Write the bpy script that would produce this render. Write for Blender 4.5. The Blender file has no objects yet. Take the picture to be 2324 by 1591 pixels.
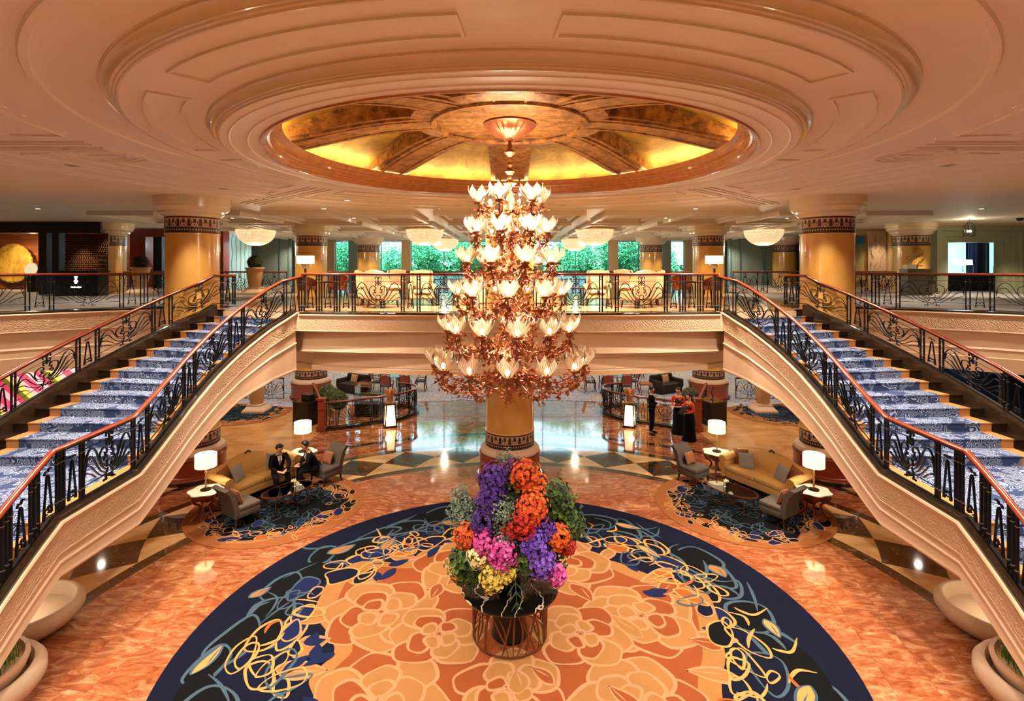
import bpy, bmesh, math, random
from math import sin, cos, pi, sqrt, atan2, radians, hypot
from mathutils import Vector, Matrix, geometry
random.seed(7)
S = bpy.context.scene
COL = S.collection
# ------------------------------------------------------------------ camera, world, exposure
F = 1225.0; CX = 1157.0; HZ = 606.0          # focal length in px of the 2324 frame, horizon row
cam_d = bpy.data.cameras.new('camera'); cam = bpy.data.objects.new('camera', cam_d); COL.objects.link(cam)
cam.location = (0, 0, 6.0); cam.rotation_euler = (radians(90), 0, 0)
cam_d.sensor_width = 36; cam_d.lens = 36 * F / 2324
cam_d.shift_x = (1162 - CX) / 2324; cam_d.shift_y = -(795.5 - HZ) / 2324
cam_d.clip_start = 0.05; cam_d.clip_end = 300
S.camera = cam
S.view_settings.view_transform = 'Standard'; S.view_settings.look = 'None'
S.view_settings.gamma = 1.0; S.view_settings.use_curve_mapping = False
S.view_settings.exposure = 0.62
W = bpy.data.worlds.new('world'); S.world = W; W.use_nodes = True
bg = W.node_tree.nodes['Background']
bg.inputs[0].default_value = (0.62, 0.86, 1.0, 1); bg.inputs[1].default_value = 3.0
cy = S.cycles
cy.max_bounces = 7; cy.diffuse_bounces = 3; cy.glossy_bounces = 3; cy.transmission_bounces = 3; cy.transparent_max_bounces = 10
cy.caustics_reflective = False; cy.caustics_refractive = False
cy.sample_clamp_indirect = 3.0; cy.use_adaptive_sampling = True; cy.adaptive_threshold = 0.04
cy.use_denoising = True; cy.blur_glossy = 1.0
WARM = (1.0, 0.84, 0.67); WARM2 = (1.0, 0.87, 0.7)
CEIL = 7.98; UP = 4.8; LZ = 2.35; RC = (0.0, 8.8)    # ceiling, upper floor, landing heights; centre of the rotunda

def light(kind, loc, energy, color=WARM, size=0.3, spot=None, blend=0.6, rot=None, sizey=None):
    d = bpy.data.lights.new(kind.lower() + '_lamp', kind); d.energy = energy; d.color = color
    if kind == 'AREA':
        d.size = size; d.shape = 'DISK'
        if sizey: d.shape = 'RECTANGLE'; d.size_y = sizey
    else: d.shadow_soft_size = size
    if kind == 'SPOT': d.spot_size = radians(spot or 120); d.spot_blend = blend
    o = bpy.data.objects.new(d.name, d); o.location = loc
    if rot: o.rotation_euler = rot
    COL.objects.link(o); return o
# large lights of the place: recessed downlights round the rotunda, the dome cove, the soffit lights below; after them, spots added for brightness
for i in range(16):
    a = (i + .5) / 16 * 2 * pi
    light('SPOT', (RC[0] + 7.1 * cos(a), RC[1] + 7.1 * sin(a), CEIL - .16), 1150, WARM, .12, 130, .9)
for x in (-22, -14, -5, 5, 14, 22):
    for y in (19.5, 29, 35):
        if y > 26 and abs(x) > 18: continue
        light('SPOT', (x, y, CEIL - .16), 420, WARM2, .12, 140, .9)
for x in (-14, -9, -4.6, 4.6, 9, 14):
    for y in (18.5, 22):
        light('SPOT', (x, y, 4.2), 240, WARM2, .1, 140, .9)
for x in (-9.16, 0, 9.16):
    for y in (23.4, 33.6):
        for d in (-.9, .9): light('SPOT', (x + d, y, CEIL - .1), 330, (1, .8, .48), .05, 75, .7)  # spots added to brighten the rear columns
for x in (-8.3, 8.3, -17.6, 17.6): light('SPOT', (x, 14.2 if abs(x) < 10 else 23.2, CEIL - .1), 380, (1, .82, .55), .05, 80, .8)  # more added spots, for the stair-side and outer columns
for x in (-13, 13):
    for y in (9, 13): light('SPOT', (x, y, CEIL - .16), 600, WARM, .12, 140, .9)  # added to lift the dark side wings

# ------------------------------------------------------------------ helpers
def lin(h, a=1.0):
    h = h.lstrip('#'); o = []
    for i in (0, 2, 4):
        c = int(h[i:i + 2], 16) / 255
        o.append(c / 12.92 if c <= .04045 else ((c + .055) / 1.055) ** 2.4)
    return (*o, a)

class N:
    """tiny node-expression helper"""
    def __init__(s, m):
        s.t = m.node_tree; s.n = s.t.nodes; s.l = s.t.links; s.b = s.n['Principled BSDF']
    def node(s, typ, **k):
        q = s.n.new(typ)
        for a, v in k.items(): setattr(q, a, v)
        return q
    def put(s, sock, v):
        if hasattr(v, 'is_output') or isinstance(v, bpy.types.NodeSocket): s.l.new(v, sock)
        else: sock.default_value = v
    def m(s, op, a, b=0.0, c=None):
        q = s.node('ShaderNodeMath', operation=op); s.put(q.inputs[0], a); s.put(q.inputs[1], b)
        if c is not None: s.put(q.inputs[2], c)
        return q.outputs[0]
    def mix(s, f, a, b):
        q = s.node('ShaderNodeMix', data_type='RGBA'); s.put(q.inputs[0], f); s.put(q.inputs[6], a); s.put(q.inputs[7], b)
        return q.outputs[2]
    def ramp(s, f, stops, interp='LINEAR'):
        q = s.node('ShaderNodeValToRGB'); r = q.color_ramp; r.interpolation = interp
        while len(r.elements) < len(stops): r.elements.new(.5)
        for e, (p, c) in zip(r.elements, stops): e.position = p; e.color = c
        s.put(q.inputs[0], f); return q.outputs[0]
    def co(s, which='Object', scale=(1, 1, 1), rot=(0, 0, 0), loc=(0, 0, 0)):
        t = s.node('ShaderNodeTexCoord'); q = s.node('ShaderNodeMapping')
        s.l.new(t.outputs[which], q.inputs[0]); q.inputs['Scale'].default_value = scale
        q.inputs['Rotation'].default_value = rot; q.inputs['Location'].default_value = loc
        return q.outputs[0]
    def xyz(s, v):
        q = s.node('ShaderNodeSeparateXYZ'); s.put(q.inputs[0], v); return q.outputs
    def noise(s, v, scale=5, detail=4, rough=.55, dist=0):
        q = s.node('ShaderNodeTexNoise'); s.put(q.inputs['Vector'], v); q.inputs['Scale'].default_value = scale
        q.inputs['Detail'].default_value = detail; q.inputs['Roughness'].default_value = rough; q.inputs['Distortion'].default_value = dist
        return q.outputs
    def vor(s, v, scale=5, feature='F1'):
        q = s.node('ShaderNodeTexVoronoi', feature=feature); s.put(q.inputs['Vector'], v); q.inputs['Scale'].default_value = scale
        return q.outputs
    def wave(s, v, scale=5, dist=4, det=2, dscale=1):
        q = s.node('ShaderNodeTexWave'); s.put(q.inputs['Vector'], v); q.inputs['Scale'].default_value = scale
        q.inputs['Distortion'].default_value = dist; q.inputs['Detail'].default_value = det; q.inputs['Detail Scale'].default_value = dscale
        return q.outputs
    def bump(s, h, strength=.3, dist=.02):
        q = s.node('ShaderNodeBump'); q.inputs['Strength'].default_value = strength; q.inputs['Distance'].default_value = dist
        s.put(q.inputs['Height'], h); s.l.new(q.outputs[0], s.b.inputs['Normal'])
    def col(s, c): s.put(s.b.inputs['Base Color'], c)

def mat(name, color='#808080', rough=.5, metal=0, spec=.5, emit=None, es=0, coat=0, vary=.12, vscale=6, bump=0, bscale=60):
    m = bpy.data.materials.new(name); m.use_nodes = True; n = N(m); b = n.b
    c = lin(color) if isinstance(color, str) else color
    b.inputs['Roughness'].default_value = rough; b.inputs['Metallic'].default_value = metal
    b.inputs['Specular IOR Level'].default_value = spec; b.inputs['Coat Weight'].default_value = coat
    b.inputs['Coat Roughness'].default_value = .08
    if vary:
        f = n.noise(n.co(), vscale, 3)[0]
        d = tuple(x * (1 - vary) for x in c[:3]) + (1,); e = tuple(min(1, x * (1 + vary)) for x in c[:3]) + (1,)
        n.col(n.mix(f, d, e))
    else: n.col(c)
    if bump: n.bump(n.noise(n.co(), bscale, 3)[0], bump, .01)
    if emit:
        b.inputs['Emission Color'].default_value = lin(emit) if isinstance(emit, str) else emit
        b.inputs['Emission Strength'].default_value = es
    m.diffuse_color = c
    return m

class MB:
    def __init__(s): s.v = []; s.f = []; s.mi = []; s.uv = []; s.m = 0
    def face(s, idx, uv=None):
        s.f.append(tuple(idx)); s.mi.append(s.m); s.uv.append(uv)
    def vert(s, *p):
        s.v.append(tuple(p[0]) if len(p) == 1 else tuple(p)); return len(s.v) - 1
    def box(s, c, d, rz=0, taper=1.0):
        x, y, z = c; a, b, h = d[0] / 2, d[1] / 2, d[2] / 2; i = len(s.v); cr, sr = cos(rz), sin(rz)
        for zz, k in ((-h, 1.0), (h, taper)):
            for px, py in ((-a, -b), (a, -b), (a, b), (-a, b)):
                px *= k; py *= k
                s.v.append((x + px * cr - py * sr, y + px * sr + py * cr, z + zz))
        for q in ((0, 3, 2, 1), (4, 5, 6, 7), (0, 1, 5, 4), (1, 2, 6, 5), (2, 3, 7, 6), (3, 0, 4, 7)): s.face([i + k for k in q])
        return s
    def bx(s, x0, x1, y0, y1, z0, z1): return s.box(((x0 + x1) / 2, (y0 + y1) / 2, (z0 + z1) / 2), (abs(x1 - x0), abs(y1 - y0), abs(z1 - z0)))
    def quad(s, a, b, c, d, uv=None):
        i = len(s.v); s.v += [tuple(a), tuple(b), tuple(c), tuple(d)]; s.face((i, i + 1, i + 2, i + 3), uv); return s
    def tube(s, pts, r, n=6, closed=False, caps=True, flat=None, up=None):
        """sweep a ring along pts; r number or list; flat=(a,b) uses an a x b rectangle-like section"""
        P = [Vector(p) for p in pts]; L = len(P); base = len(s.v); prev = None
        for i in range(L):
            if closed: t = P[(i + 1) % L] - P[i - 1]
            else: t = P[min(i + 1, L - 1)] - P[max(i - 1, 0)]
            if t.length < 1e-9: t = Vector((0, 0, 1))
            t.normalize()
            if up is not None: ref = Vector(up)
            elif prev is not None: ref = prev
            else: ref = Vector((0, 0, 1)) if abs(t.z) < .9 else Vector((1, 0, 0))
            a = ref - t * ref.dot(t)
            if a.length < 1e-5: a = t.orthogonal()
            a.normalize(); b = t.cross(a); prev = a
            rr = r[i] if isinstance(r, (list, tuple)) else r
            for k in range(n):
                ang = 2 * pi * k / n + pi / n
                ca, sa = cos(ang), sin(ang)
                if flat:
                    q = P[i] + a * (ca * flat[0] * rr) + b * (sa * flat[1] * rr)
                else: q = P[i] + a * (ca * rr) + b * (sa * rr)
                s.v.append(tuple(q))
        m = L if closed else L - 1
        for i in range(m):
            j = (i + 1) % L
            for k in range(n):
                k2 = (k + 1) % n
                s.face((base + i * n + k, base + i * n + k2, base + j * n + k2, base + j * n + k))
        if caps and not closed:
            s.face([base + k for k in range(n)][::-1]); s.face([base + (L - 1) * n + k for k in range(n)])
        return s
    def lathe(s, prof, n=32, c=(0, 0), a0=0, a1=2 * pi, fn=None):
        full = abs(a1 - a0 - 2 * pi) < 1e-6; m = n if full else n + 1; base = len(s.v)
        for (r, z) in prof:
            for k in range(m):
                a = a0 + (a1 - a0) * k / n; rr, zz = (r, z) if fn is None else fn(r, z, a)
                s.v.append((c[0] + rr * cos(a), c[1] + rr * sin(a), zz))
        for i in range(len(prof) - 1):
            for k in range(n):
                k2 = (k + 1) % m
                u0, u1 = k / n, (k + 1) / n; v0, v1 = i / (len(prof) - 1), (i + 1) / (len(prof) - 1)
                s.face((base + i * m + k, base + i * m + k2, base + (i + 1) * m + k2, base + (i + 1) * m + k), ((u0, v0), (u1, v0), (u1, v1), (u0, v1)))
        return s
    def prism(s, poly, z0, z1):
        n = len(poly); i = len(s.v)
        s.v += [(x, y, z0) for x, y in poly] + [(x, y, z1) for x, y in poly]
        s.face([i + k for k in range(n)][::-1]); s.face([i + n + k for k in range(n)])
        for k in range(n): k2 = (k + 1) % n; s.face((i + k, i + k2, i + n + k2, i + n + k))
        return s
    def ball(s, c, r, n=12, m=8, sc=(1, 1, 1), fn=None):
        base = len(s.v); s.v.append((c[0], c[1], c[2] - r * sc[2]))
        for i in range(1, m):
            t = -pi / 2 + pi * i / m
            for k in range(n):
                a = 2 * pi * k / n; q = 1.0 if fn is None else fn(t, a)
                s.v.append((c[0] + r * q * sc[0] * cos(t) * cos(a), c[1] + r * q * sc[1] * cos(t) * sin(a), c[2] + r * q * sc[2] * sin(t)))
        top = len(s.v); s.v.append((c[0], c[1], c[2] + r * sc[2]))
        for k in range(n):
            k2 = (k + 1) % n; s.face((base, base + 1 + k2, base + 1 + k)); s.face((top, top - n + k, top - n + k2))
        for i in range(m - 2):
            for k in range(n):
                k2 = (k + 1) % n; q = base + 1 + i * n; s.face((q + k, q + k2, q + n + k2, q + n + k))
        return s
    def sweep(s, path, prof):
        """path: list of (x,y,z,nx,ny[,w]); prof: list of (u,w) or function(i)->list; vertex = P + n*u + (0,0,w)"""
        base = len(s.v); m = None
        for i, p in enumerate(path):
            q = prof(i) if callable(prof) else prof; m = len(q)
            for (u, w) in q: s.v.append((p[0] + p[3] * u, p[1] + p[4] * u, p[2] + w))
        for i in range(len(path) - 1):
            for k in range(m - 1): s.face((base + i * m + k, base + i * m + k + 1, base + (i + 1) * m + k + 1, base + (i + 1) * m + k))
        return s
    def xf(s, M, start=0):
        for i in range(start, len(s.v)): s.v[i] = tuple(M @ Vector(s.v[i]))
        return s
    def build(s, name, mats, parent=None, smooth=False, bevel=0, **tags):
        me = bpy.data.meshes.new(name); me.from_pydata(s.v, [], s.f)
        for m in (mats if isinstance(mats, (list, tuple)) else [mats]): me.materials.append(m)
        me.polygons.foreach_set('material_index', s.mi)
        if any(u is not None for u in s.uv):
            L = me.uv_layers.new(name='UVMap'); k = 0
            for u, f in zip(s.uv, s.f):
                for j in range(len(f)):
                    if u: L.data[k].uv = u[j]
                    k += 1
        if smooth:
            me.polygons.foreach_set('use_smooth', [True] * len(s.f))
            if smooth is not True:
                try: me.set_sharp_from_angle(angle=radians(smooth))
                except Exception: pass
        me.update()
        o = bpy.data.objects.new(name, me); COL.objects.link(o)
        if parent: o.parent = parent
        if bevel:
            b = o.modifiers.new('bevel', 'BEVEL'); b.width = bevel; b.segments = 2; b.limit_method = 'ANGLE'
        for k, v in tags.items(): o[k] = v
        return o

def thing(name, label, cat, loc=(0, 0, 0), rz=0, group=None):
    o = bpy.data.objects.new(name, None); COL.objects.link(o); o.empty_display_size = .1
    o.location = loc; o.rotation_euler = (0, 0, rz); o['label'] = label; o['category'] = cat
    if group: o['group'] = group
    return o
def tag(o, label, cat, group=None):
    o['label'] = label; o['category'] = cat
    if group: o['group'] = group
    return o
def struct(mb, name, mats, **k):
    o = mb.build(name, mats, **k); o['kind'] = 'structure'; return o
def dup(r, loc=None, rz=None, label=None, group=None, mirror=False):
    def cp(o, par):
        c = o.copy(); COL.objects.link(c)
        if par: c.parent = par
        for ch in o.children: cp(ch, c)
        return c
    c = cp(r, None)
    if loc is not None: c.location = loc
    if rz is not None: c.rotation_euler = (0, 0, rz)
    if label: c['label'] = label
    if group: c['group'] = group
    return c
def catmull(pts, n=6, closed=False):
    P = [Vector(p) for p in pts]; out = []; L = len(P); rng = range(L) if closed else range(L - 1)
    for i in rng:
        p0 = P[i - 1] if (closed or i > 0) else P[0]; p1 = P[i]; p2 = P[(i + 1) % L]; p3 = P[(i + 2) % L] if (closed or i + 2 < L) else P[-1]
        for k in range(n):
            t = k / n; out.append(.5 * ((2 * p1) + (p2 - p0) * t + (2 * p0 - 5 * p1 + 4 * p2 - p3) * t * t + (3 * p1 - p0 - 3 * p2 + p3) * t ** 3))
    if not closed: out.append(P[-1])
    return [tuple(p) for p in out]
def lerp(a, b, t): return tuple(x + (y - x) * t for x, y in zip(a, b))

# ------------------------------------------------------------------ materials
M = {}
M['ceiling'] = mat('ceiling_plaster', '#efe0cb', .55, vary=.03)
M['gloss'] = mat('polished_plaster', '#e2cba6', .25, vary=.05, coat=.5)
M['cream'] = mat('cream_stone', '#d6b494', .45, vary=.06, vscale=3)
M['creamdark'] = mat('cream_groove', '#9c7a52', .6)
M['iron'] = mat('wrought_iron', '#14171a', .35, .6)
M['collar'] = mat('polished_steel_collar', '#a8968a', .3, .9)
M['wood'] = mat('red_wood', '#7a2c12', .22, coat=.6, vary=.3, vscale=12)
M['plinth'] = mat('red_wood_panelling', '#8e3a1c', .3, coat=.4, vary=.2, vscale=4)
M['dark_stone'] = mat('dark_brown_marble', '#2a1d13', .15, vary=.5, vscale=5, coat=.3)
M['black'] = mat('black_lacquer', '#0d0b0a', .3)
M['gold_rim'] = mat('pale_gold_ring', '#e6bd76', .3, .2)
M['white'] = mat('white_marble', '#f2ece2', .2, vary=.05)
M['shade'] = mat('lit_lampshade', '#fff2d8', .8, emit='#ffe6b4', es=1.15, vary=0)
M['copper'] = mat('copper_leaf', '#a86642', .4, .6, vary=.35, vscale=20)
M['bulb'] = mat('glowing_bulb', '#fff0d0', .5, emit='#ffdca0', es=6, vary=0)
M['brown_mould'] = mat('brown_marble_moulding', '#b06a30', .25, vary=.35, vscale=9, coat=.4)
M['steel'] = mat('brushed_steel', '#b8b0a8', .3, .9)
M['green'] = mat('box_leaves', '#2c3a14', .6, vary=.5, vscale=30)
M['stonepot'] = mat('sandstone_pot', '#b89c80', .7, vary=.12, vscale=4, bump=.15)
M['sofa'] = mat('golden_upholstery', '#e2b870', .8, vary=.12, vscale=30, bump=.2, bscale=200)
M['grey_uph'] = mat('grey_brown_upholstery', '#4e443a', .85, vary=.25, vscale=25, bump=.2, bscale=150)
M['bluegrey'] = mat('blue_grey_cushion', '#9da2ae', .7, vary=.15, vscale=20)
M['tan_cush'] = mat('brown_cushion', '#8a5436', .8, vary=.2, vscale=20)
M['cream_uph'] = mat('cream_upholstery', '#cfa878', .85, vary=.08)
M['orange_uph'] = mat('orange_upholstery', '#a8501e', .7, vary=.15)
M['dark_uph'] = mat('dark_upholstery', '#241814', .8)
M['leg'] = mat('dark_wood_leg', '#2e160c', .4)
M['skin'] = mat('skin', '#cf9674', .55, vary=.05)
M['hair'] = mat('black_hair', '#0c0908', .45)
M['suit'] = mat('black_suit', '#060608', .85, spec=.2)
M['shirt'] = mat('white_shirt', '#d8d6d6', .8)
M['orange_top'] = mat('orange_blouse', '#c8401c', .8)
M['maroon'] = mat('maroon_waistcoat', '#3c120c', .8)

def m_glass(name, tint=(1, 1, 1, 1), gl=.15, rough=.02, trans=1.0):
    m = bpy.data.materials.new(name); m.use_nodes = True; t = m.node_tree; n = t.nodes; n.clear()
    o = n.new('ShaderNodeOutputMaterial'); mx = n.new('ShaderNodeMixShader'); tr = n.new('ShaderNodeBsdfTransparent'); g = n.new('ShaderNodeBsdfGlossy')
    fr = n.new('ShaderNodeLayerWeight'); fr.inputs[0].default_value = gl
    tr.inputs[0].default_value = tint; g.inputs['Roughness'].default_value = rough
    t.links.new(fr.outputs['Fresnel'], mx.inputs[0]); t.links.new(tr.outputs[0], mx.inputs[1]); t.links.new(g.outputs[0], mx.inputs[2]); t.links.new(mx.outputs[0], o.inputs[0])
    return m
M['glass'] = m_glass('clear_glass', (.93, .98, .97, 1), .12)
M['glass_dark'] = m_glass('smoked_glass_top', (.45, .42, .36, 1), .35)

def m_frost():
    m = bpy.data.materials.new('added_frosted_white'); m.use_nodes = True; t = m.node_tree; n = t.nodes; n.clear()
    o = n.new('ShaderNodeOutputMaterial'); tl = n.new('ShaderNodeBsdfTranslucent'); tl.inputs[0].default_value = (.86, .9, .95, 1); t.links.new(tl.outputs[0], o.inputs[0]); return m
M['frost'] = m_frost()  # for the white band added across the back windows
def m_petal():
    m = bpy.data.materials.new('ribbed_crystal'); m.use_nodes = True; t = m.node_tree; n = t.nodes; n.clear()
    o = n.new('ShaderNodeOutputMaterial'); a = n.new('ShaderNodeMixShader'); b = n.new('ShaderNodeMixShader')
    tr = n.new('ShaderNodeBsdfTransparent'); tr.inputs[0].default_value = (1, .93, .84, 1)
    tl = n.new('ShaderNodeBsdfTranslucent'); tl.inputs[0].default_value = (1, .86, .7, 1)
    g = n.new('ShaderNodeBsdfGlossy'); g.inputs['Roughness'].default_value = .12
    uv = n.new('ShaderNodeTexCoord'); w = n.new('ShaderNodeTexWave'); w.inputs['Scale'].default_value = 1.6; w.inputs['Distortion'].default_value = 1.0
    t.links.new(uv.outputs['UV'], w.inputs[0])
    r = n.new('ShaderNodeMapRange'); r.inputs[3].default_value = .22; r.inputs[4].default_value = .72; t.links.new(w.outputs[1], r.inputs[0])
    t.links.new(r.outputs[0], a.inputs[0]); t.links.new(tr.outputs[0], a.inputs[1]); t.links.new(tl.outputs[0], a.inputs[2])
    lw = n.new('ShaderNodeLayerWeight'); lw.inputs[0].default_value = .25
    t.links.new(lw.outputs['Fresnel'], b.inputs[0]); t.links.new(a.outputs[0], b.inputs[1]); t.links.new(g.outputs[0], b.inputs[2]); t.links.new(b.outputs[0], o.inputs[0])
    return m
M['petal'] = m_petal()

def m_floor():
    m = mat('marble_floor', '#c07040', .07, vary=0); n = N(m); n.b.inputs['Specular IOR Level'].default_value = .6
    p = n.co(loc=(-RC[0], -RC[1], 0)); X, Y, _ = n.xyz(p)
    r = n.m('SQRT', n.m('ADD', n.m('MULTIPLY', X, X), n.m('MULTIPLY', Y, Y))); a = n.m('ARCTAN2', Y, X)
    T = .62
    q = n.co(rot=(0, 0, radians(12)), scale=(1 / T, 1 / T, 1)); fl = n.node('ShaderNodeVectorMath', operation='FLOOR'); n.put(fl.inputs[0], q)
    wn = n.node('ShaderNodeTexWhiteNoise'); n.put(wn.inputs[0], fl.outputs[0])
    off = n.node('ShaderNodeVectorMath', operation='MULTIPLY_ADD'); n.put(off.inputs[0], wn.outputs[1]); off.inputs[1].default_value = (9, 9, 9); n.put(off.inputs[2], n.co(scale=(1, 2.4, 1), rot=(0, 0, .5)))
    nz = n.noise(off.outputs[0], 1.7, 8, .68, 1.8)[0]
    marble = n.ramp(nz, [(.24, lin('#562814')), (.38, lin('#824326')), (.5, lin('#9c5b38')), (.62, lin('#b9845e')), (.78, lin('#dac3a2'))])
    marble = n.mix(n.m('MULTIPLY', wn.outputs[0], .34), marble, lin('#6a3420'))
    fr = n.node('ShaderNodeVectorMath', operation='FRACTION'); n.put(fr.inputs[0], q); fx, fy, _z = n.xyz(fr.outputs[0])
    gr = n.m('MAXIMUM', n.m('LESS_THAN', fx, .012), n.m('LESS_THAN', fy, .012)); marble = n.mix(n.m('MULTIPLY', gr, .5), marble, lin('#5a2a14'))
    brown = n.ramp(n.noise(n.co(), 5, 8, .7, 1.2)[0], [(.35, lin('#24180f')), (.55, lin('#3c2a1c')), (.68, lin('#8a7050'))])
    tan = n.ramp(n.noise(n.co(scale=(1, 2, 1)), 1.4, 6, .6, .6)[0], [(.3, lin('#b98a58')), (.7, lin('#d9b482'))])
    # diamonds between the two dark rings
    k = 17.0; u = n.m('ABSOLUTE', n.m('SUBTRACT', n.m('FRACT', n.m('MULTIPLY', a, k * 2 / (2 * pi))), .5))
    v = n.m('ABSOLUTE', n.m('DIVIDE', n.m('SUBTRACT', r, 8.6), 1.5))
    dia = n.m('LESS_THAN', n.m('ADD', u, v), .5)
    ring = n.mix(dia, tan, brown)
    def band(a0, a1): return n.m('MULTIPLY', n.m('GREATER_THAN', r, a0), n.m('LESS_THAN', r, a1))
    c = n.mix(band(7.8, 9.4), marble, ring)
    for b in ((7.56, 7.84), (9.36, 9.62), (10.5, 10.75)): c = n.mix(band(*b), c, brown)
    tan2 = n.ramp(n.noise(n.co(scale=(1, 1.6, 1)), .9, 6, .6, .8)[0], [(.3, lin('#a86c3a')), (.7, lin('#cf9a62'))])
    c = n.mix(n.m('MULTIPLY', n.m('GREATER_THAN', r, 10.75), n.m('GREATER_THAN', n.m('ABSOLUTE', X), 6.9)), c, tan2)
    n.col(c)
    n.b.inputs['Coat Weight'].default_value = .35; n.b.inputs['Coat Roughness'].default_value = .03
    return m
M['floor'] = m_floor()

def m_upfloor():
    m = mat('upper_floor', '#b08860', .12, vary=0); n = N(m)
    p = n.co(); X, Y, _ = n.xyz(p)
    tile = n.ramp(n.noise(p, 1.2, 6, .6, .6)[0], [(.3, lin('#b07a48')), (.7, lin('#dcb88a'))])
    carp = n.ramp(n.noise(n.co(scale=(1, 6, 1)), 3, 5, .6)[0], [(.3, lin('#4e4c50')), (.7, lin('#9a9088'))])
    side = n.m('GREATER_THAN', n.m('ABSOLUTE', X), 9.5)
    n.col(n.mix(side, tile, carp)); n.put(n.b.inputs['Roughness'], n.m('ADD', n.m('MULTIPLY', side, .6), .1))
    return m
M['upfloor'] = m_upfloor()

def m_lounge_carpet():
    m = mat('lounge_carpet', '#8088a0', .9, vary=0); n = N(m)
    w = n.noise(n.co(scale=(1, 1.2, 1)), 1.6, 3, .6, 2.5)[0]
    st = n.m('LESS_THAN', n.m('ABSOLUTE', n.m('SUBTRACT', n.m('FRACT', n.m('MULTIPLY', w, 7)), .5)), .16)
    base = n.ramp(n.noise(n.co(), .8, 4, .6)[0], [(.4, lin('#c4b4a4')), (.6, lin('#b6b8cc'))])
    n.col(n.mix(st, base, lin('#465678'))); return m
M['lounge'] = m_lounge_carpet()

def m_stair_carpet():
    m = mat('blue_leaf_carpet', '#2c3858', .95, vary=0, spec=.1); n = N(m)
    p = n.co(); vo = n.vor(p, 1.7); d = n.node('ShaderNodeVectorMath', operation='MULTIPLY_ADD')
    n.put(d.inputs[0], vo[2]); d.inputs[1].default_value = (.0, .0, 0); n.put(d.inputs[2], p)
    w = n.noise(p, 1.9, 1, .4, 2.4)[0]
    st = n.m('LESS_THAN', n.m('ABSOLUTE', n.m('SUBTRACT', n.m('FRACT', n.m('MULTIPLY', w, 20)), .5)), .15)
    st2 = n.m('GREATER_THAN', n.noise(p, 3.2, 2, .5, .5)[0], .42)
    n.col(n.mix(n.m('MULTIPLY', st, st2), n.mix(n.noise(p, 2, 2)[0], lin('#28324e'), lin('#3c4a6e')), lin('#a9b4cc'))); return m
M['stair_carpet'] = m_stair_carpet()
M['carpet_border'] = mat('tan_carpet_border', '#ac7a4a', .95, spec=.1, vary=.1)

def m_relief(name, scale, c='#d0ae8c'):
    m = mat(name, c, .5, vary=.05); n = N(m)
    w = n.wave(n.co(rot=(.4, .5, .7)), scale, 11, 1, 1.4)[1]
    n.bump(w, .45, .02); return m
M['relief'] = m_relief('carved_leaf_relief', 8.0)
def m_gold():
    m = mat('gold_leaf', '#b0801e', .55, .25, vary=0); n = N(m)
    z = n.noise(n.co(), 1.6, 8, .7, .6)[0]; z2 = n.noise(n.co(), 14, 4, .7)[0]
    c = n.ramp(z, [(.3, lin('#6a5214')), (.5, lin('#b08a2c')), (.7, lin('#e0b850'))]); n.col(n.mix(n.m('MULTIPLY', z2, .5), c, lin('#7a3c10'))); n.bump(z2, .3, .02); return m
M['gold'] = m_gold()
def m_rib():
    m = mat('antique_gold_stone', '#a06a34', .45, .35, vary=0); n = N(m)
    n.col(n.ramp(n.noise(n.co(), 6, 6, .7, .4)[0], [(.35, lin('#5e3410')), (.55, lin('#a8743a')), (.75, lin('#d0a05c'))])); return m
M['rib'] = m_rib()
def m_colshaft():
    m = mat('golden_column_plaster', '#d08a30', .28, vary=0, coat=.35); n = N(m)
    n.col(n.ramp(n.noise(n.co(scale=(1, 1, .5)), 1.6, 5, .6)[0], [(.3, lin('#cf9440')), (.7, lin('#e2b468'))])); return m
M['shaft'] = m_colshaft()
def m_frieze():
    m = mat('carved_frieze', '#33190f', .4, vary=0); n = N(m)
    U, V, _ = n.xyz(n.co('UV')); K = 16.0
    u = n.m('SUBTRACT', n.m('FRACT', n.m('MULTIPLY', U, K)), .5); v = V
    def ringd(cu, cv, r0, th, asp=1.25):
        du = n.m('SUBTRACT', n.m('ABSOLUTE', u), cu); dv = n.m('MULTIPLY', n.m('SUBTRACT', v, cv), asp)
        d = n.m('SQRT', n.m('ADD', n.m('MULTIPLY', du, du), n.m('MULTIPLY', dv, dv)))
        return n.m('LESS_THAN', n.m('ABSOLUTE', n.m('SUBTRACT', d, r0)), th)
    f = ringd(0, .62, .33, .035)
    f = n.m('MAXIMUM', f, ringd(.5, .62, .33, .035)); f = n.m('MAXIMUM', f, ringd(.25, .82, .1, .03)); f = n.m('MAXIMUM', f, ringd(0, .5, .1, .04))
    f = n.m('MAXIMUM', f, n.m('LESS_THAN', n.m('ABSOLUTE', n.m('SUBTRACT', n.m('ABSOLUTE', u), n.m('MULTIPLY', n.m('SUBTRACT', v, .3), .5))), .03))
    f = n.m('MULTIPLY', f, n.m('MULTIPLY', n.m('GREATER_THAN', v, .36), n.m('LESS_THAN', v, .92)))
    ud = n.m('ABSOLUTE', n.m('SUBTRACT', n.m('FRACT', n.m('MULTIPLY', U, K * 4)), .5)); vd = n.m('MULTIPLY', n.m('ABSOLUTE', n.m('SUBTRACT', v, .2)), 5.0)
    f = n.m('MAXIMUM', f, n.m('LESS_THAN', n.m('ADD', ud, vd), .32))
    n.col(n.mix(f, lin('#33190f'), lin('#c8a088'))); n.bump(f, .5, .02); return m
M['frieze'] = m_frieze()
M['wallstone'] = mat('beige_stone_wall', '#c9a77c', .5, vary=.08, vscale=2)
M['greywall'] = mat('grey_green_wall_panel', '#7e8a80', .5, vary=.1, vscale=2)
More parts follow.
